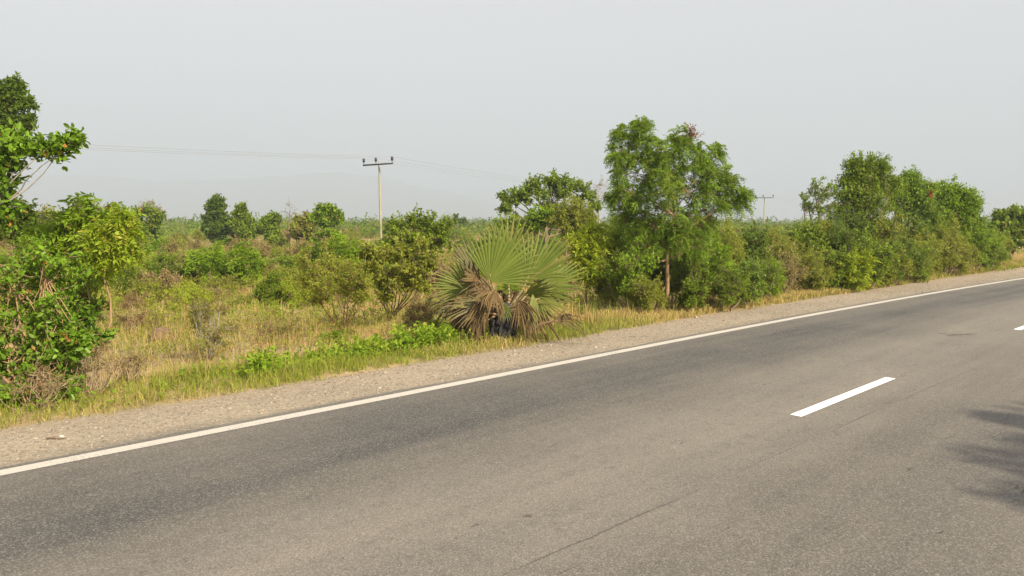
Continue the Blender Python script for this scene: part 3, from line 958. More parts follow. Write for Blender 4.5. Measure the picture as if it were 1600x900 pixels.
plant('shrub', 'broad green bush behind the dark many-stemmed shrub', 'shrub', base_at(655, 25),
      cl(25, [(620, 352, 18), (645, 345, 16), (668, 348, 18), (692, 358, 16), (612, 372, 20), (645, 368, 24), (680, 372, 22), (700, 380, 16), (630, 392, 22), (670, 392, 22)]),
      'broad', .15, M['green'], M['bark'], .05, 9, 5, 3, 49, stems=7, names=('stems', 'foliage'))
bush(328, 562, 478, 44, 'fine', .04, 'olive', 'almost leafless dry grey shrub with fanned twigs by the verge', name='dry_shrub', seed=50, stems=24, dens=1.2, woodm='grey_bark', tr=.009, agev=.4, lift=.5)
bush(208, 524, 462, 30, 'fine', .04, 'dry', 'thin dry shrub behind the reddish sapling stem', name='dry_shrub', seed=51, stems=16, dens=.8, woodm='dry_wood', tr=.008, agev=.4, lift=.5)
bush(655, 522, 470, 32, 'fine', .045, 'wine', 'low russet dead bush between the dark shrub and the fan palm', name='dry_shrub', seed=52, stems=14, dens=1.3, woodm='dry_wood', tr=.008, agev=.2)
bush(230, 478, 440, 30, 'fine', .07, 'olive', 'low olive shrub in front of the darker field bush', seed=53)
bush(470, 480, 440, 30, 'fine', .08, 'yellow_green', 'pale yellow-green shrub left of the open vase-shaped one', seed=54)
bush(200, 470, 410, 22, 'fine', .09, 'green', 'narrow olive-green bush right of the saplings', seed=55)

# -- horizon trees on the left
def far_tree(px, Y, rows, lm, lab, tr=.12, size=.3, seed=0, kind='broad', nb=9, name='tree', fork=None, woodm='bark', agev=.03, nt=5):
    rq = np.random.default_rng(seed)
    if size > .2 and Y < 100:
        rows = rows + [(px + rq.normal() * 9, rq.uniform(356, 378), rq.uniform(7, 11), rq.normal()) for _ in range(5)]
    return plant(name, lab, 'tree', base_at(px, Y), cl(Y, rows), kind, size, M[lm], M[woodm], tr, nb, nt, 3, seed, 'trees along the horizon', agev=agev, fork=fork)


far_tree(70, 55, [(55, 342, 10), (75, 335, 12), (92, 342, 10), (65, 352, 12), (85, 355, 12)], 'olive', 'low olive tree on the horizon behind the sapling tips', seed=61)
far_tree(225, 58, [(210, 335, 12), (232, 330, 12), (248, 338, 10), (218, 348, 14), (240, 350, 12), (202, 345, 8), (228, 362, 14)], 'green', 'rounded tree on the horizon right of the yellow sapling', seed=62)
far_tree(232, 88, [(222, 324, 8), (235, 320, 8), (245, 326, 7), (212, 330, 6)], 'wine', 'bare reddish-brown crown rising behind the rounded horizon tree', seed=63, size=.12, kind='fine', nb=14)
far_tree(338, 62, [(338, 312, 8), (345, 318, 7), (330, 325, 8), (340, 332, 11), (327, 342, 10), (350, 342, 10), (335, 352, 12), (355, 358, 9)], 'deep', 'tallest dark two-tiered tree on the left horizon', seed=64, size=.3, nb=12)
far_tree(380, 60, [(377, 325, 6), (372, 335, 8), (385, 338, 9), (378, 348, 12), (366, 352, 8), (392, 352, 8), (380, 362, 10)], 'green', 'pointed tree just right of the tallest dark one', seed=65)
far_tree(422, 60, [(420, 342, 8), (430, 340, 7), (415, 350, 9), (428, 354, 9), (420, 362, 8)], 'green', 'small rounded tree left of the leafless one', seed=66)
far_tree(452, 60, [(452, 320, 10), (445, 330, 8), (460, 332, 8), (455, 345, 8)], 'wine', 'leafless grey tree with upright twigs on the horizon', seed=67, size=0, nb=8, tr=.13, name='bare_tree')
far_tree(473, 58, [(465, 345, 8), (478, 342, 8), (472, 355, 10), (482, 356, 8)], 'olive', 'brownish-green low tree right of the leafless one', seed=68, agev=.25)
far_tree(511, 54, [(500, 330, 9), (515, 325, 8), (525, 334, 8), (508, 338, 12), (495, 342, 8), (522, 344, 9), (510, 350, 10), (530, 340, 5)], 'fresh', 'bright green tree with a bare trunk on the horizon left of the pole', seed=69, nb=10)
far_tree(712, 120, [(700, 346, 6), (712, 343, 7), (722, 347, 6)], 'deep', 'tiny far tree above the fan palm', seed=70, size=.5)

# -- the middle: umbrella tree and its neighbours
plant('tree', 'wide umbrella-crowned tree behind the fan palm', 'tree', base_at(850, 42),
      cl(42, [(800, 310, 14), (815, 298, 14), (835, 288, 15), (858, 282, 14), (880, 284, 15), (900, 290, 14), (918, 303, 14), (790, 325, 10), (825, 308, 14), (850, 302, 18), (880, 302, 18), (905, 318, 14), (930, 322, 12), (855, 325, 14), (800, 345, 12), (925, 345, 14), (785, 305, 6)]),
      'broad', .22, M['green'], M['bark'], .2, 9, 5, 3, 71, fork=1.0)
plant('shrub', 'rounded grey-olive bush in front of the umbrella tree', 'shrub', base_at(893, 33),
      cl(33, [(880, 328, 14), (898, 322, 14), (912, 332, 14), (875, 342, 14), (895, 345, 20), (915, 348, 12), (895, 362, 18)]),
      'fine', .16, M['olive'], M['bark'], .05, 14, 6, 3, 72, stems=5, names=('stems', 'foliage'))
plant('shrub', 'bright green bush low left of the grey-olive one', 'shrub', base_at(845, 34),
      cl(34, [(835, 335, 12), (850, 332, 12), (862, 342, 12), (840, 352, 16), (815, 350, 14), (780, 352, 14)]),
      'broad', .18, M['fresh'], M['bark'], .05, 10, 5, 3, 73, stems=5, names=('stems', 'foliage'))
plant('bare_tree', 'nearly leafless pinkish tree between the umbrella tree and the big roadside tree', 'tree', base_at(935, 46),
      cl(46, [(930, 295, 12), (942, 288, 10), (945, 310, 12), (925, 315, 10)]), 'fine', .1, M['wine'], M['grey_bark'], .08, 8, 4, 1, 74, agev=.3)
plant('sapling', 'upright yellow-green sapling right of the fan palm', 'sapling', base_at(918, 17.5),
      cl(17.5, [(915, 368, 14), (925, 362, 12), (908, 385, 14), (928, 385, 16), (918, 402, 16), (935, 410, 14), (905, 410, 12), (920, 425, 14)]),
      'pinnate', .2, M['yellow_green'], M['bark'], .03, 8, 5, 2, 75, hang=.1)

# -- the big roadside tree with its undergrowth
plant('tree', 'big feathery green roadside tree with a thin orange-brown trunk', 'tree', gp(1040, 484),
      cl(16.9, [(1003, 194, 8), (1000, 206, 13), (985, 218, 11), (967, 208, 6), (1014, 222, 12), (978, 240, 15), (998, 248, 16), (962, 243, 8, -.2), (1048, 215, 13), (1072, 218, 14), (1060, 236, 20), (1092, 238, 12), (1085, 258, 20), (1108, 258, 14), (1120, 240, 7),
                 (1112, 280, 21), (1135, 275, 13), (1148, 293, 13), (1163, 300, 7), (1130, 302, 17), (1158, 318, 6), (1034, 255, 18), (1028, 280, 20), (1000, 275, 20), (972, 268, 12), (968, 295, 14), (960, 310, 8), (1045, 295, 24, -.5), (1080, 298, 24, -.3),
                 (1008, 310, 22), (985, 325, 16, .3), (1045, 330, 24, -.4), (1078, 335, 20), (1105, 328, 16, .4), (1020, 350, 20), (1058, 358, 20, .2), (1040, 378, 18, .2), (1000, 340, 20, .5), (1030, 362, 24, .3), (1066, 372, 20), (1095, 350, 20, .2), (1015, 382, 16), (972, 335, 15, .3), (1000, 365, 16, .2), (985, 300, 18), (1100, 300, 18), (1030, 300, 26), (1045, 268, 20), (1018, 245, 14), (1070, 278, 20), (1128, 325, 14), (1085, 385, 16)]),
      'feather', .19, M['feather'], M['tan_bark'], .055, 7, 5, 3, 81, fork=1.45, hang=.1, shoot=.7, agev=.015)
plant('dry_pods', 'cluster of hanging red-brown seed pods at the top of the big roadside tree', 'seed pods', pt(1078, 215, 16.9), cl(16.9, [(1072, 212, 10), (1082, 208, 9), (1077, 203, 7)]),
      'fine', .09, M['pod'], M['bark'], .01, 5, 3, 1, 82, hang=.9, names=('twigs', 'foliage'))
und = [
    (965, 470, 335, 38, 'pinnate', .18, 'yellow_green', 'yellow-green bush on the left under the big roadside tree', 18.5),
    (985, 475, 385, 50, 'broad', .085, 'fresh', 'broad mid-green bush left of the orange-brown trunk', 16.6),
    (1010, 480, 345, 30, 'pinnate', .18, 'green', 'tall bush directly behind the orange-brown trunk', 19.5),
    (1075, 475, 395, 34, 'fine', .08, 'green', 'dull green bush right behind the orange-brown trunk', 17.4),
    (1095, 470, 330, 42, 'broad', .11, 'fresh', 'tall leafy bush under the right side of the big crown', 19.5),
    (1120, 472, 385, 45, 'pinnate', .15, 'fresh', 'feathery light green bush between the trunk and the round grey-green bush', 17.8),
    (1168, 472, 402, 40, 'broad', .075, 'blue_green', 'round dense grey-green bush at the edge of the shoulder', 17.8),
    (1130, 440, 350, 36, 'fine', .12, 'olive', 'olive bush behind the round grey-green one', 22),
    (1175, 430, 355, 34, 'broad', .14, 'deep', 'dark bush left of the distant power pole', 25),
    (948, 478, 405, 34, 'fine', .08, 'olive', 'dull olive bush between the upright sapling and the big roadside tree', 17.6),
    (1045, 470, 375, 36, 'broad', .09, 'green', 'green bush filling the gap behind the orange-brown trunk', 18.8),
    (1200, 466, 408, 34, 'fine', .08, 'fresh', 'light green bush just right of the round grey-green one', 19.2),
    (1140, 478, 425, 34, 'fine', .07, 'green', 'low green bush in front left of the round grey-green one', 17.0),
    (1010, 486, 440, 34, 'fine', .07, 'olive', 'low weedy bush at the foot of the orange-brown trunk', 16.2),
    (1085, 482, 440, 30, 'broad', .07, 'green', 'low leafy bush right of the foot of the orange-brown trunk', 16.6),
]
for q, (px, by, ty, hw, kd, sz, lm, lab, Y) in enumerate(und):
    bush(px, by, ty, hw, kd, sz, lm, lab, seed=90 + q, Y=Y, n=8, dens=1.2)

# -- the thicket on the right
plant('tree', 'tallest loose-crowned tree in the thicket on the right', 'tree', base_at(1352, 27),
      cl(27, [(1335, 258, 12), (1352, 256, 14), (1372, 258, 14), (1385, 264, 8), (1340, 275, 16), (1362, 278, 18), (1322, 282, 10), (1345, 298, 18), (1372, 300, 18), (1318, 300, 12), (1400, 284, 9), (1304, 330, 14), (1396, 300, 12), (1328, 268, 9), (1355, 322, 24), (1385, 320, 18), (1330, 315, 16), (1340, 345, 22), (1375, 345, 24), (1312, 340, 16)]),
      'fine', .15, M['green'], M['bark'], .09, 11, 6, 3, 121, fork=1.0, stems=3)
plant('tree', 'sparse tree with see-through twigs at the left end of the thicket', 'tree', base_at(1290, 26),
      cl(26, [(1255, 308, 8), (1262, 318, 8), (1272, 285, 9), (1285, 292, 12), (1300, 290, 9), (1292, 308, 11), (1278, 325, 10), (1305, 322, 12), (1310, 300, 8)]),
      'broad', .12, M['blue_green'], M['bark'], .05, 6, 3, 2, 122, fork=.9, stems=3)
plant('tree', 'bushy tree with a small raised tip in the middle of the thicket', 'tree', base_at(1420, 28),
      cl(28, [(1424, 274, 9), (1412, 282, 10), (1430, 285, 8), (1400, 295, 14), (1425, 298, 14), (1445, 300, 12), (1455, 292, 7), (1410, 320, 22), (1440, 325, 20), (1420, 350, 24), (1455, 330, 14)]),
      'fine', .15, M['feather'], M['bark'], .08, 14, 6, 3, 123, stems=4)
plant('tree', 'rounded bright green tree at the right end of the thicket', 'tree', base_at(1490, 30),
      cl(30, [(1470, 300, 12), (1490, 296, 13), (1508, 304, 12), (1522, 316, 9), (1465, 318, 14), (1490, 318, 18), (1512, 330, 14), (1475, 345, 20), (1505, 352, 20), (1525, 345, 8), (1455, 355, 16)]),
      'fine', .16, M['fresh'], M['bark'], .08, 15, 6, 3, 124, stems=5)
und2 = [
    (1230, 440, 378, 38, 'fine', .1, 'olive', 'low olive bush at the left foot of the thicket', 22.5),
    (1225, 420, 385, 30, 'fine', .08, 'wine', 'dark brown half-dead bush left of the sparse tree', 24),
    (1262, 430, 350, 30, 'broad', .14, 'green', 'green bush under the sparse tree', 25),
    (1310, 432, 355, 38, 'fine', .12, 'deep', 'dark bush under the tallest thicket tree', 25.5),
    (1362, 442, 372, 45, 'broad', .12, 'green', 'yellowish-topped broad bush at the front of the thicket', 22.5),
    (1340, 450, 395, 28, 'pinnate', .2, 'yellow_green', 'upright light green bush at the front left of the thicket', 22.0),
    (1405, 440, 375, 40, 'broad', .12, 'deep', 'dark green bush at the front of the thicket beside the broad one', 24),
    (1440, 430, 365, 38, 'fine', .13, 'olive', 'olive-brown bush behind the white litter', 27),
    (1480, 425, 360, 36, 'fine', .13, 'olive', 'dusty bush below the rounded bright green tree', 28),
    (1525, 415, 345, 34, 'fine', .15, 'fresh', 'soft light green bush right of the rounded tree', 30),
    (1555, 410, 370, 24, 'fine', .13, 'olive', 'small dusty bush near the right end of the shoulder', 33),
    (1225, 460, 402, 36, 'fine', .07, 'wine', 'half-bare brown bush on the verge left of the low olive one', 20.4),
    (1262, 456, 398, 36, 'fine', .09, 'olive', 'pale olive bush on the verge below the sparse tree', 21.6),
    (1306, 454, 392, 34, 'broad', .10, 'green', 'dark leafy bush on the verge left of the yellowish-topped one', 22.0),
    (1388, 446, 388, 36, 'fine', .10, 'olive', 'dull olive bush on the verge right of the yellowish-topped one', 23.6),
    (1432, 440, 385, 34, 'fine', .10, 'green', 'green bush on the verge left of the white litter', 25.2),
    (1500, 428, 375, 34, 'fine', .11, 'olive', 'tawny olive bush on the verge right of the white litter', 28.6),
    (1545, 422, 368, 30, 'fine', .12, 'green', 'green bush on the verge near the right end of the thicket', 31),
    (1335, 425, 330, 34, 'fine', .13, 'deep', 'dark bush inside the thicket below the tallest tree', 26.5),
    (1385, 425, 335, 36, 'fine', .13, 'olive', 'shaded olive bush inside the thicket between the two tallest trees', 27),
    (1430, 425, 345, 34, 'broad', .13, 'deep', 'dark bush inside the thicket below the tree with the raised tip', 28),
    (1470, 420, 350, 30, 'fine', .13, 'green', 'green bush inside the thicket left of the rounded tree', 29),
    (1290, 425, 345, 26, 'fine', .13, 'olive', 'grey-olive bush inside the thicket below the sparse tree', 26),
    (1245, 410, 355, 28, 'fine', .13, 'green', 'dull green bush just right of the distant power pole', 30),
    (1205, 405, 362, 26, 'fine', .13, 'olive', 'low olive bush hiding the foot of the distant power pole', 32),
    (1275, 452, 415, 34, 'fine', .08, 'olive', 'low straggly bush on the verge below the sparse tree', 21.4),
]
for q, (px, by, ty, hw, kd, sz, lm, lab, Y) in enumerate(und2):
    bush(px, by, ty, hw, kd, sz, lm, lab, seed=140 + q, Y=Y, n=8, dens=1.2)
plant('tree', 'leafy tree cut off by the right edge of the view', 'tree', base_at(1582, 40),
      cl(40, [(1565, 340, 12), (1585, 334, 12), (1600, 338, 14), (1560, 358, 14), (1582, 356, 18), (1605, 358, 18), (1570, 376, 14), (1595, 378, 16), (1625, 345, 20)]),
      'broad', .26, M['green'], M['bark'], .1, 10, 5, 3, 160, stems=4)

# -- roadside tree on the near side, beyond the right edge: only its shadow reaches the road
b_ = on_ground((13.2, -3.4, 0))
rows = []
for px, py, h_, rr_ in ((1700, 715, 7.6, .42), (1780, 735, 8.2, .8), (1685, 762, 7.4, .35), (1830, 690, 8.6, .9), (1755, 675, 7.8, .5), (1660, 728, 7.2, .2), (1565, 652, 8.8, .09), (1605, 660, 8.5, .12), (1645, 664, 8.8, .15), (1670, 668, 8.8, .2), (1635, 695, 7.8, .11), (1650, 790, 6.8, .16), (1840, 790, 7., .8), (1880, 650, 9., .9)):
    d_ = ray(px, py); g = CAMP + d_ * (-CAM_H / d_[2]); c = g + np.array(to_sun) * (h_ / to_sun.z)
    rows.append([*c, rr_, rr_, rr_ * .7])
plant('tree', 'roadside tree standing out of view to the right and throwing its shadow on the road', 'tree', b_, rows,
      'feather', .26, M['green'], M['bark'], .16, 7, 4, 2, 161, fork=3.5)

# ------------------------------------------------------------------ scrub scattered over the plain
protos = []
for q, (kd, sz, lm, st, lab, grp) in enumerate((
        ('pinnate', .26, 'fresh', 5, 'bright green scrub bush among the straw of the open field', 'bright green bushes scattered over the plain'),
        ('fine', .13, 'green', 5, 'dull green scrub bush scattered over the plain', 'dull green bushes scattered over the plain'),
        ('fine', .13, 'olive', 6, 'olive twiggy scrub bush scattered over the plain', 'olive bushes scattered over the plain'),
        ('fine', .09, 'wine', 10, 'russet half-dead scrub bush scattered over the plain', 'russet half-dead bushes scattered over the plain'),
        ('broad', .16, 'deep', 4, 'dark green scrub bush scattered over the plain', 'dark green bushes scattered over the plain'),
        ('fine', .1, 'dry', 10, 'straw-brown dead scrub bush scattered over the plain', 'straw-brown dead bushes scattered over the plain'))):
    for vv in range(2):
        r = np.random.default_rng(900 + q * 7 + vv)
        cs = []
        for _ in range(8):
            a = r.uniform(0, 6.28); d = r.uniform(.1, .62)
            cs.append([d * math.cos(a), d * math.sin(a), r.uniform(.28, .85) * (1 - .3 * d), *(np.array([1, 1, .85]) * r.uniform(.22, .36))])
        root = empty('scrub_bush', (0, 0, 0), lab, 'bush', grp)
        G_keep = G
        G = lambda x, y: np.zeros_like(np.asarray(x, float))
        tmp = plant('scrub_bush', lab, 'bush', (0, 0, 0), cs, kd, sz, M[lm], M['dry_wood' if q in (3, 5) else 'bark'], .014, 6, 5, 3, 910 + q * 3 + vv, grp, stems=st, names=('stems', 'foliage'), agev=.12 if q in (3, 5) else .03)
        G = G_keep
        bpy.data.objects.remove(root)
        protos.append([tmp, q, 0])
r = np.random.default_rng(77)
wts = np.array([.17, .27, .28, .10, .08, .10])
placed = 0
cand = []
while placed < 290:
    Y = 22 + 90 * r.uniform() ** 1.4
    px = r.uniform(-40, 1640)
    p = pt(px, 400, Y)
    s, pp = road_sp(p[0], p[1])
    if pp < 11.5: continue
    if px > 950 and Y < 34: continue
    if 250 < px < 700 and Y < 26: continue
    f = fbm(p[0] * .06, p[1] * .06, 21)
    q = r.choice(6, p=wts)
    if f > .55 and q < 2 and r.uniform() < .6: q = r.choice([2, 3, 5])
    if 215 < px < 480 and 34 < Y < 60 and r.uniform() < .7: q = 3
    pr = protos[q * 2 + r.integers(2)]
    o = pr[0] if pr[2] == 0 else copy_tree(pr[0])
    pr[2] += 1
    k = r.uniform(.7, 1.45) * (1 + .35 * (Y > 60)) * (.8 if Y < 30 else 1)
    o.location = (p[0], p[1], float(G(p[0], p[1])) - .02)
    o.rotation_euler = (0, 0, r.uniform(0, 6.28)); o.scale = (k * r.uniform(.9, 1.4), k * r.uniform(.9, 1.4), k)
    placed += 1
wp = []
for q, (kd, sz, lm, lab, grp) in enumerate((
        ('fine', .085, 'olive', 'low olive weed clump in the dry grass', 'olive weed clumps in the dry grass'),
        ('fine', .085, 'yellow_green', 'low yellow-green weed clump in the dry grass', 'yellow-green weed clumps in the dry grass'),
        ('pinnate', .16, 'fresh', 'low bright green weed clump in the dry grass', 'bright green weed clumps in the dry grass'),
        ('fine', .07, 'dry', 'low dead brown weed clump in the dry grass', 'dead brown weed clumps in the dry grass'))):
    cs = []
    rq = np.random.default_rng(400 + q)
    for _ in range(7):
        a = rq.uniform(0, 6.28); d = rq.uniform(.05, .4)
        cs.append([d * math.cos(a), d * math.sin(a), rq.uniform(.15, .55), .2, .2, .2])
    G_keep = G
    G = lambda x, y: np.zeros_like(np.asarray(x, float))
    wp.append([plant('weed_clump', lab, 'weed', (0, 0, 0), cs, kd, sz, M[lm], M['dry_wood'], .006, 5, 4, 3, 410 + q, grp, stems=8, names=('stems', 'foliage'), agev=.1), 0])
    G = G_keep
placed = 0
while placed < 250:
    Y = 12 + 50 * r.uniform() ** 1.1
    px = r.uniform(100, 960)
    p = pt(px, 400, Y); s, pp = road_sp(p[0], p[1])
    if pp < 10.6: continue
    if fbm(p[0] * .25, p[1] * .25, 61) < .47 - .1 * (Y > 24): continue
    if Y < 19 and r.uniform() < .8: continue
    q = r.choice(4, p=[.38, .3, .14, .18])
    pr = wp[q]; o = pr[0] if pr[1] == 0 else copy_tree(pr[0]); pr[1] += 1
    k = r.uniform(.5, 1.1) * (.7 if Y < 19 else 1 + .3 * (Y > 30))
    o.location = (p[0], p[1], float(G(p[0], p[1])) - .02); o.rotation_euler = (0, 0, r.uniform(0, 6.28)); o.scale = (k, k, k * r.uniform(.7, 1.1))
    placed += 1
for pr in protos:
    if pr[2] == 0:
        for ch in list(pr[0].children): bpy.data.objects.remove(ch)
        bpy.data.objects.remove(pr[0])

# the far plain: scrub that reads as one mass
r = np.random.default_rng(5)
for nm, n, lm, y0, y1, hgt_, sz in (('far_scrub', 5200, 'green', 105, 700, 1.7, .55), ('far_scrub', 3400, 'deep', 110, 900, 2.3, .7), ('far_woodland', 1500, 'deep', 300, 1600, 4.2, 1.5)):
    Y = y0 * (y1 / y0) ** r.uniform(size=n)
    X = (r.uniform(-.82, .82, n)) * Y
    s, pp = road_sp(X, Y); k = pp > 14
    X, Y = X[k], Y[k]; n = len(X)
    hh = hgt_ * r.uniform(.4, 1.3, n) * (1 + .6 * (fbm(X * .01, Y * .01, 4) - .5))
    m_ = 9
    P = np.stack([X, Y, np.full(n, -.25)], -1)[:, None] + np.stack([hh[:, None] * .75 * r.normal(size=(n, m_)), hh[:, None] * .75 * r.normal(size=(n, m_)), hh[:, None] * r.uniform(.05, 1, (n, m_))], -1)
    P = P.reshape(-1, 3)
    mb = MB()
    sprays(mb, P, norm(r.normal(size=P.shape) + [0, 0, .6]), 'broad', sz, r, .06)
    o = mb.build(nm, M[lm]); tag(o, 'far scrub and trees merging along the horizon', 'scrub', kind='stuff')

# ------------------------------------------------------------------ grass
def grass(name, n, samp, hfun, wid, mat, label, lean=.45, seed=0, age=None, tuft=6, spread=.07):
    r = np.random.default_rng(seed)
    X, Y = samp(r, n)
    n = len(X)
    X = np.repeat(X, tuft) + r.normal(size=n * tuft) * spread; Y = np.repeat(Y, tuft) + r.normal(size=n * tuft) * spread
    ag = age(np.repeat(X[::tuft], tuft), np.repeat(Y[::tuft], tuft), r)
    h = hfun(X, Y, r); n = len(X)
    z = G(X, Y)
    B = np.stack([X, Y, z - .01], -1)
    a = r.uniform(0, 6.28, n); ld = np.stack([np.cos(a), np.sin(a), np.zeros(n)], -1)
    fa = a + r.uniform(-1.2, 1.2, n) + 1.57; side = np.stack([np.cos(fa), np.sin(fa), np.zeros(n)], -1)
    ll = np.abs(r.normal(size=n)) * lean
    w = wid * r.uniform(.6, 1.3, n) * np.clip(np.hypot(X, Y) / 11, .8, 3)
    upv = np.array([0, 0, 1.0])
    mid = B + upv * (h * .55)[:, None] + ld * (h * ll * .3)[:, None]
    tip = B + upv * (h * np.maximum(.35, 1 - .35 * ll))[:, None] + ld * (h * ll)[:, None]
    V = np.stack([B - side * w[:, None], B + side * w[:, None], mid - side * (w * .75)[:, None], mid + side * (w * .75)[:, None],
                  tip - side * (w * .12)[:, None], tip + side * (w * .12)[:, None]], 1).reshape(-1, 3)
    b = np.arange(n)[:, None] * 6
    Q = np.stack([b, b + 1, b + 3, b + 2, b + 2, b + 3, b + 5, b + 4], -1).reshape(-1, 4)
    var = np.clip(r.normal(.5, .22, n), 0, 1)
    o = build(name, V, Q, mat, None, np.repeat(var, 2), np.repeat(np.clip(ag, 0, 1), 2))
    return tag(o, label, 'grass', kind='stuff')


GR = leaf_mat('grass_blade', (.15, .20, 0.017), (.30, .34, 0.037), (.56, .40, .16), .3, .6)
ST = leaf_mat('straw_blade', (.46, .30, .11), (.68, .49, .20), (.36, .24, .10), .3, .6)


def in_sp(s0, s1, p0, p1, dens=None, pw=1.):
    def f(r, n):
        s = s0 + (s1 - s0) * r.uniform(size=n) ** pw; p = r.uniform(p0, p1, n)
        x, y = road_xy(s, p)
        k = np.abs(x / np.maximum(y, .1)) < .85
        k &= y > 3
        if dens is not None: k &= r.uniform(size=n) < dens(x, y, s, p)
        return x[k], y[k]
    return f


def green_patch(x, y):
    return smooth((fbm(x * .23, y * .23, 31, 3) - .38) / .2) * (.25 + .75 * smooth((np.hypot(x, y) - 13.5) / 4) + (road_sp(x, y)[1] < 9.7))


# short verge grass along the shoulder
grass('verge_grass', 30000, in_sp(-4, 60, 8.42, 10.3, lambda x, y, s, p: smooth((p - 8.35 - .03 * np.clip(s - 12, 0, 30) - .35 * (fbm(s * .9, p * 0, 5) - .3)) / .5) * (.35 + .65 * fbm(s * 1.3, p * 1.3, 6))), 
      lambda x, y, r: r.uniform(.05, .2, len(x)) * (.5 + fbm(x * 1.2, y * 1.2, 8)), .0045, GR, 'short green and straw grass along the edge of the shoulder', .9, 1,
      lambda x, y, r: np.clip(fbm(x * .5, y * .5, 12) * 1.5 - .62 + .3 * r.normal(size=len(x)) + smooth((np.hypot(x, y) - 13) / 4) * .6 + .45 * smooth((road_sp(x, y)[1] - 9.4) / .7), 0, 1), 7, .05)
# straw grass over the field
grass('straw_grass', 46000, in_sp(-12, 62, 9.4, 34, lambda x, y, s, p: np.where((s > 12) & (p < 13), .25, 1) * (.25 + .75 * smooth((fbm(x * .5, y * .5, 15) - .3) / .3))),
      lambda x, y, r: r.uniform(.08, .36, len(x)) * (.4 + .9 * fbm(x * .4, y * .4, 17)), .0036, ST, 'dry straw grass covering the open field', .6, 2,
      lambda x, y, r: .25 * r.uniform(size=len(x)) + .6 * smooth((fbm(x * .3, y * .3, 45) - .5) / .15), 6, .08)
# green weeds and grass mixed into it
grass('green_grass', 32000, in_sp(-12, 70, 9.3, 45, lambda x, y, s, p: green_patch(x, y)),
      lambda x, y, r: r.uniform(.12, .45, len(x)) * (.5 + .8 * fbm(x * .4, y * .4, 18)), .0045, GR, 'patches of yellow-green grass and weeds in the field', .6, 3,
      lambda x, y, r: np.clip(.26 + .35 * r.normal(size=len(x)), 0, 1), 6, .09)
# tall dry stand between the palm and the big tree, and along the foot of the bushes
grass('tall_dry_grass', 800, in_sp(9.3, 11.3, 9.1, 11.4, lambda x, y, s, p: smooth((p - 8.9) / 1.0) * fbm(x * .9, y * .9, 19)),
      lambda x, y, r: r.uniform(.2, .62, len(x)), .0045, ST, 'tall dry grass between the palm and the bushes', .5, 4,
      lambda x, y, r: .5 * r.uniform(size=len(x)), 7, .08)
grass('tall_dry_grass', 4500, in_sp(17, 60, 8.75, 11.2, lambda x, y, s, p: smooth((fbm(s * .5, p * .5, 29) - .3) / .3) * (p > 8.85 + .03 * (s - 12))),
      lambda x, y, r: r.uniform(.08, .2, len(x)) * (1 + .9 * smooth((x - 8) / 6)), .0045, ST, 'dry grass fringe at the foot of the bushes', .8, 6,
      lambda x, y, r: .5 * r.uniform(size=len(x)), 6, .08)
grass('far_straw_grass', 22000, in_sp(14, 170, 16, 140, lambda x, y, s, p: (.2 + .8 * smooth((fbm(x * .08, y * .08, 25) - .4) / .2)) * (y > 24) * (y < 110), .8),
      lambda x, y, r: r.uniform(.3, .9, len(x)), .006, ST, 'tall dry grass in the far field', .6, 7,
      lambda x, y, r: r.uniform(size=len(x)) * .8, 5, .25)

def carpet(name, n, y0, y1, hmax, kind, size, mat, label, seed, thr, pmin=11., near=0.):
    r = np.random.default_rng(seed)
    Y = y0 + (y1 - y0) * r.uniform(size=n) ** 1.25
    X = r.uniform(-.78, .30, n) * Y
    s, pp = road_sp(X, Y)
    f = fbm(X * .21, Y * .21, seed, 3)
    k = (pp > pmin) & (f > thr - .08 * (Y > 28))
    X, Y, f = X[k], Y[k], f[k]
    h = hmax * r.uniform(.05, 1, len(X)) * np.clip((f - thr + .12) * 4, .25, 1.2) * (1 + .6 * smooth((Y - 25) / 30))
    P = np.stack([X, Y, G(X, Y) + h], -1)
    mb = MB(); sprays(mb, P, norm(.7 * r.normal(size=P.shape) + [0, 0, .9]), kind, size, r, .05)
    segs(mb, P + np.stack([.08 * r.normal(size=len(X)), .08 * r.normal(size=len(X)), -h], -1), P, .003, .002, 3, .5, .9)
    o = mb.build(name, mat)
    tag(o, label, 'undergrowth', kind='stuff')


carpet('weeds', 21000, 15.5, 75, .6, 'fine', .095, M['olive'], 'olive weeds carpeting the middle of the field', 201, .46)
carpet('weeds', 17000, 15, 70, .55, 'fine', .095, M['yellow_green'], 'yellow-green weeds carpeting the middle of the field', 202, .45)
carpet('weeds', 9000, 17, 80, .6, 'pinnate', .15, M['green'], 'green leafy undergrowth between the field bushes', 203, .52)
carpet('weeds', 9000, 30, 100, .8, 'fine', .11, M['wine'], 'brownish dry undergrowth in the far field', 204, .47)
carpet('weeds', 3500, 10.5, 19, .3, 'fine', .06, M['olive'], 'thin olive weeds in the straw near the verge', 205, .53, 10.2)

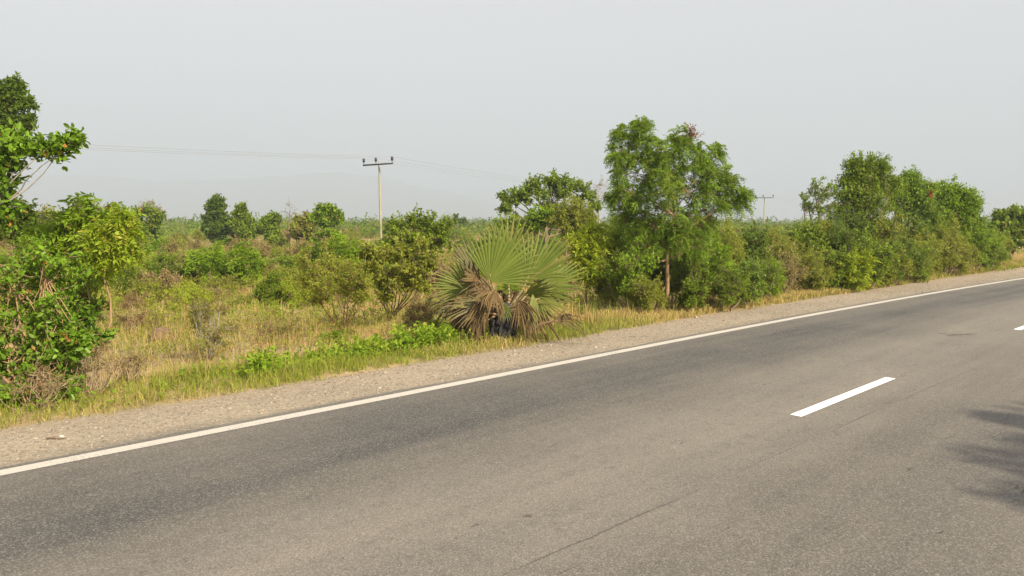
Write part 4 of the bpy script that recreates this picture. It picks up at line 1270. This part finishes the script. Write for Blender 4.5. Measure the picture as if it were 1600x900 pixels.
# bright creeper along the verge below the palm
r = np.random.default_rng(12)
n = 5200
px = r.uniform(372, 770, n)
edge_y = np.interp(px, [372, 420, 500, 560, 640, 700, 770], [598, 592, 574, 566, 553, 546, 538])
hgtp = np.interp(px, [372, 400, 430, 500, 540, 600, 640, 690, 715, 770], [10, 42, 18, 10, 14, 22, 46, 34, 14, 10]) * (.2 + 1.5 * fbm(px * .09, px * 0, 3))
keep = r.uniform(size=n) < np.interp(px, [372, 400, 430, 450, 490, 520, 560, 600, 630, 700, 730, 770], [.1, .5, .45, .15, .25, .5, .45, .7, 1, .9, .4, .3]) * (fbm(px * .07, px * 0 + 4, 9) > .36)
px, edge_y, hgtp = px[keep], edge_y[keep], hgtp[keep]
PP_ = []
for a, e_, h_ in zip(px, edge_y, hgtp):
    g = gp(a, e_ - r.uniform(0, 14)); g[1] += r.uniform(0, .5); g[2] = float(G(g[0], g[1])) + r.uniform(.03, 1) * h_ / F_PX * g[1] * .75 + .02
    PP_.append(g)
PP_ = np.array(PP_)
mb = MB(); sprays(mb, PP_, norm(r.normal(size=PP_.shape) + [0, -.2, .5]), 'broad', .085, r, .02, True)
VINE = leaf_mat('creeper_leaf', (.13, .23, 0.012), (.30, .40, 0.028), (.35, .30, .05), .35)
o = mb.build('creeper', VINE); tag(o, 'bright green broad-leaved creeper sprawling along the verge', 'ground cover', kind='stuff')
# weeds in the verge elsewhere
n = 2600
s_ = r.uniform(-5, 45, n); p_ = 8.75 + np.abs(r.normal(size=n)) * .8
k = fbm(s_ * .7, p_ * .7, 51) > .56
x, y = road_xy(s_[k], p_[k]); k2 = y > 4; x, y = x[k2], y[k2]
P = np.stack([x, y, G(x, y) + r.uniform(.03, .22, len(x))], -1)
mb = MB(); sprays(mb, P, norm(r.normal(size=P.shape) + [0, 0, .8]), 'broad', .05, r, .08, True)
o = mb.build('verge_weeds', M['fresh']); tag(o, 'small leafy weeds in the verge', 'weeds', kind='stuff')

# ------------------------------------------------------------------ loose stones and litter
m, nt, bs, out = new_mat('stone'); 
nt.links.new(mixc(nt, attr(nt, 'var'), (.14, .11, .08), (.48, .40, .295)), bs.inputs['Base Color']); bs.inputs['Roughness'].default_value = .95; STONE = m
r = np.random.default_rng(31)


def stones(mb, P, S, r):
    n = len(P)
    c = np.array([[-1, -1, -.6], [1, -1, -.6], [1, 1, -.6], [-1, 1, -.6], [-.7, -.7, .6], [.7, -.7, .6], [.7, .7, .6], [-.7, .7, .6]])
    a = r.uniform(0, 6.28, n); ca, sa = np.cos(a), np.sin(a)
    T = c[None] * (1 + .35 * r.normal(size=(n, 8, 3))) * r.uniform(.6, 1.3, (n, 1, 3)) * S[:, None, None]
    T = np.stack([T[..., 0] * ca[:, None] - T[..., 1] * sa[:, None], T[..., 0] * sa[:, None] + T[..., 1] * ca[:, None], T[..., 2]], -1)
    V = (P[:, None] + T).reshape(-1, 3)
    f = np.array([[3, 2, 1, 0], [4, 5, 6, 7], [0, 1, 5, 4], [1, 2, 6, 5], [2, 3, 7, 6], [3, 0, 4, 7]])
    Q = (np.arange(n)[:, None, None] * 8 + f[None]).reshape(-1, 4)
    mb.add(V, Q, np.repeat(np.clip(r.beta(1.6, 2.6, n), 0, .8), 6))


n = 16000
s_ = -5 + 50 * r.uniform(size=n) ** 1.5; p_ = 7.25 + 1.5 * r.beta(1.3, 1.6, n)
x, y = road_xy(s_, p_); k = y > 3; x, y, p_ = x[k], y[k], p_[k]
S = np.exp(r.normal(-5.0, .36, len(x)))
mb = MB(); stones(mb, np.stack([x, y, np.interp(p_, [7.17, 7.4, 7.9, 8.4, 8.8], [-.012, -.014, -.022, -.032, -.05]) + S * .2], -1), S, r)
o = mb.build('gravel', STONE); tag(o, 'small loose stones strewn over the shoulder', 'gravel', kind='stuff')
m, nt, bs, out = new_mat('pale_stone'); bs.inputs['Base Color'].default_value = (.52, .47, .39, 1); bs.inputs['Roughness'].default_value = .9; PALE = m
for px, py, sz, lab in ((931, 546, .028, 'white stone on the shoulder right of the fan palm'), (97, 688, .022, 'pale stone beside the dark stick on the left of the shoulder'),
                        (277, 676, .018, 'white stone on the shoulder nearest the edge line on the left'), (1087, 497, .022, 'pale stone on the shoulder under the big roadside tree')):
    g = gp(px, py); mb = MB(); stones(mb, np.array([[0, 0, sz * .5]]), np.array([sz]), r)
    o = mb.build('stone', PALE); o.location = (g[0], g[1], -.03); tag(o, lab, 'stone', 'pale stones on the shoulder')
g = gp(86, 691)
mb = MB(); tube(mb, [[-.08, 0, .01], [-.02, .012, .018], [.03, 0, .014], [.09, .02, .01]], [.008, .012, .011, .005], 6)
o = mb.build('stick', M['bark']); o.location = (g[0], g[1], -.02); tag(o, 'dark dry stick lying on the left of the shoulder', 'stick')
m, nt, bs, out = new_mat('tar_patch')
n_ = noise(nt, objco(nt), 60, 4, .7)
nt.links.new(mixc(nt, rng_(nt, n_, .35, .65), (.03, .027, .024), (.20, .17, .13)), bs.inputs['Base Color']); bs.inputs['Roughness'].default_value = .9; TAR = m
for px, py, a_, b_2, sd in ((1500, 523, .36, .075, 1), (1474, 521, .12, .03, 5), (825, 806, .035, .022, 2), (1298, 825, .05, .02, 3)):
    g = gp(px, py); rq = np.random.default_rng(sd); th_ = np.linspace(0, 2 * np.pi, 49)[:-1]
    rad_ = 1 + .5 * (fbm(np.cos(th_) * 3 + 7, np.sin(th_) * 3 + sd, sd, 3) - .5) * 2
    u_ = np.array([.93, .36]); v_ = np.array([-.36, .93])
    d_ = ray(px, py); g = CAMP + d_ * (-CAM_H / d_[2])
    ringv = [g[:2] + k_ * (a_ * math.cos(t_) * u_ + b_2 * math.sin(t_) * v_) * q_ for k_ in (1, .5, .02) for t_, q_ in zip(th_, rad_)]
    Vv = np.array([[*q_, .0035] for q_ in ringv]); i = np.arange(2)[:, None] * 48; j = np.arange(48)[None]; j2 = (j + 1) % 48
    o = build('road_stain', Vv, np.stack([i + j, i + j2, i + 48 + j2, i + 48 + j], -1).reshape(-1, 4), TAR)
    tag(o, 'dark broken patch worn into the asphalt', 'road stain', 'dark marks on the asphalt', kind='structure')
# litter by the thicket
m, nt, bs, out = new_mat('white_plastic'); bs.inputs['Base Color'].default_value = (.72, .68, .62, 1); bs.inputs['Roughness'].default_value = .6; WP = m
m, nt, bs, out = new_mat('red_plastic'); bs.inputs['Base Color'].default_value = (.42, .07, .04, 1); bs.inputs['Roughness'].default_value = .5; RP = m


def scrap(name, loc, L, Wd, mat, label, up, seed):
    r = np.random.default_rng(seed)
    u = np.linspace(-.5, .5, 7); v = np.linspace(-.5, .5, 5); U, Vv = np.meshgrid(u, v, indexing='ij')
    hgt_ = .22 * Wd * np.sin(U * 9 + 1) + .3 * Wd * np.cos(Vv * 6) + .1 * Wd * r.normal(size=U.shape)
    P = np.stack([U * L * (1 - .3 * Vv), hgt_, Vv * Wd] if up else [U * L, Vv * Wd, .25 * Wd + hgt_], -1).reshape(-1, 3)
    i = np.arange(6)[:, None] * 5; j = np.arange(4)[None]
    o = build(name, P, np.stack([i + j, i + 5 + j, i + 6 + j, i + j + 1], -1).reshape(-1, 4), mat, smooth_=True)
    o.location = loc
    sm = o.modifiers.new('thickness', 'SOLIDIFY'); sm.thickness = .004
    return tag(o, label, 'litter')


p = gp(1476, 429); scrap('plastic_scrap', (p[0], p[1], -.02), .38, .16, WP, 'crumpled white plastic litter lying in the verge below the thicket', False, 1)
p = pt(1454, 303, 27.6); scrap('plastic_scrap', p, .10, .22, RP, 'small red plastic scrap caught in the top of the thicket', True, 2)

# termite mound in the field
p = gp(252, 533)
u = np.linspace(0, 2 * np.pi, 25)[:-1]; v = np.linspace(0, 1, 12); Uu, Vv = np.meshgrid(u, v)
rd = .26 * (1 - Vv ** 2.2) ** .6 * (1 + .5 * (fbm(Uu * 1.3 + 9, Vv * 4, 3) - .5) * (np.minimum(Uu, 2 * np.pi - Uu) > .3)) + .005
i = np.arange(11)[:, None] * 24; j = np.arange(24)[None]
m, nt, bs, out = new_mat('termite_earth'); nt.links.new(mixc(nt, noise(nt, objco(nt), 14, 4), (.10, .055, .035), (.24, .14, .09)), bs.inputs['Base Color']); bs.inputs['Roughness'].default_value = 1
o = build('termite_mound', np.stack([rd * np.cos(Uu), rd * np.sin(Uu), .34 * Vv - .05], -1).reshape(-1, 3), np.stack([i + j, i + (j + 1) % 24, i + 24 + (j + 1) % 24, i + 24 + j], -1).reshape(-1, 4), m, smooth_=True)
o.location = p; tag(o, 'small dark brown earth mound in the dry grass', 'earth mound')

# little house showing between the bushes
m, nt, bs, out = new_mat('ochre_plaster'); nt.links.new(mixc(nt, noise(nt, objco(nt), 2, 4), (.45, .36, .2), (.6, .5, .3)), bs.inputs['Base Color']); bs.inputs['Roughness'].default_value = .9; PLA = m
m, nt, bs, out = new_mat('rusty_roof'); nt.links.new(mixc(nt, noise(nt, objco(nt), 3, 4), (.20, .06, .04), (.32, .12, .07)), bs.inputs['Base Color']); bs.inputs['Roughness'].default_value = .7; ROO = m
m, nt, bs, out = new_mat('dark_opening'); bs.inputs['Base Color'].default_value = (.03, .03, .03, 1); bs.inputs['Roughness'].default_value = .4; DRK = m


def house(px, Y, w, d, h, wallm, roofm, label, rise=.9):
    b_ = base_at(px, Y)
    root = empty('hut', b_, label, 'hut')
    mb = MB()
    V = [(x, y, z) for z in (-.2, h) for x, y in ((-w / 2, -d / 2), (w / 2, -d / 2), (w / 2, d / 2), (-w / 2, d / 2))]
    mb.add(V, [[0, 1, 5, 4], [1, 2, 6, 5], [2, 3, 7, 6], [3, 0, 4, 7], [4, 5, 6, 7]]); mb.build('wall', wallm, root)
    e = .15; mb = MB()
    V = [(-w / 2 - e, -d / 2 - e, h - .05), (w / 2 + e, -d / 2 - e, h - .05), (w / 2 + e, 0, h + rise), (-w / 2 - e, 0, h + rise), (-w / 2 - e, d / 2 + e, h - .05), (w / 2 + e, d / 2 + e, h - .05)]
    mb.add(V, [[0, 1, 2, 3], [3, 2, 5, 4]])
    ro = mb.build('roof', roofm, root); sm = ro.modifiers.new('thickness', 'SOLIDIFY'); sm.thickness = .08
    for k, nm, ww, z0, z1 in ((.24, 'window', .18, .45, .75), (-.2, 'door', .22, -.1, .9)):
        mb = MB(); x0 = k * w
        V = [(x0 - ww, -d / 2 - .02, z0), (x0 + ww, -d / 2 - .02, z0), (x0 + ww, -d / 2 - .02, z1), (x0 - ww, -d / 2 - .02, z1)]
        V += [(a, b + .06, c) for a, b, c in V]
        mb.add(V, [[0, 1, 2, 3], [0, 4, 5, 1], [1, 5, 6, 2], [2, 6, 7, 3], [3, 7, 4, 0]]); mb.build(nm, DRK, root)


house(940, 37, 1.7, 1.5, 1.05, PLA, ROO, 'little ochre hut with a rust-red roof half hidden by bushes', .35)
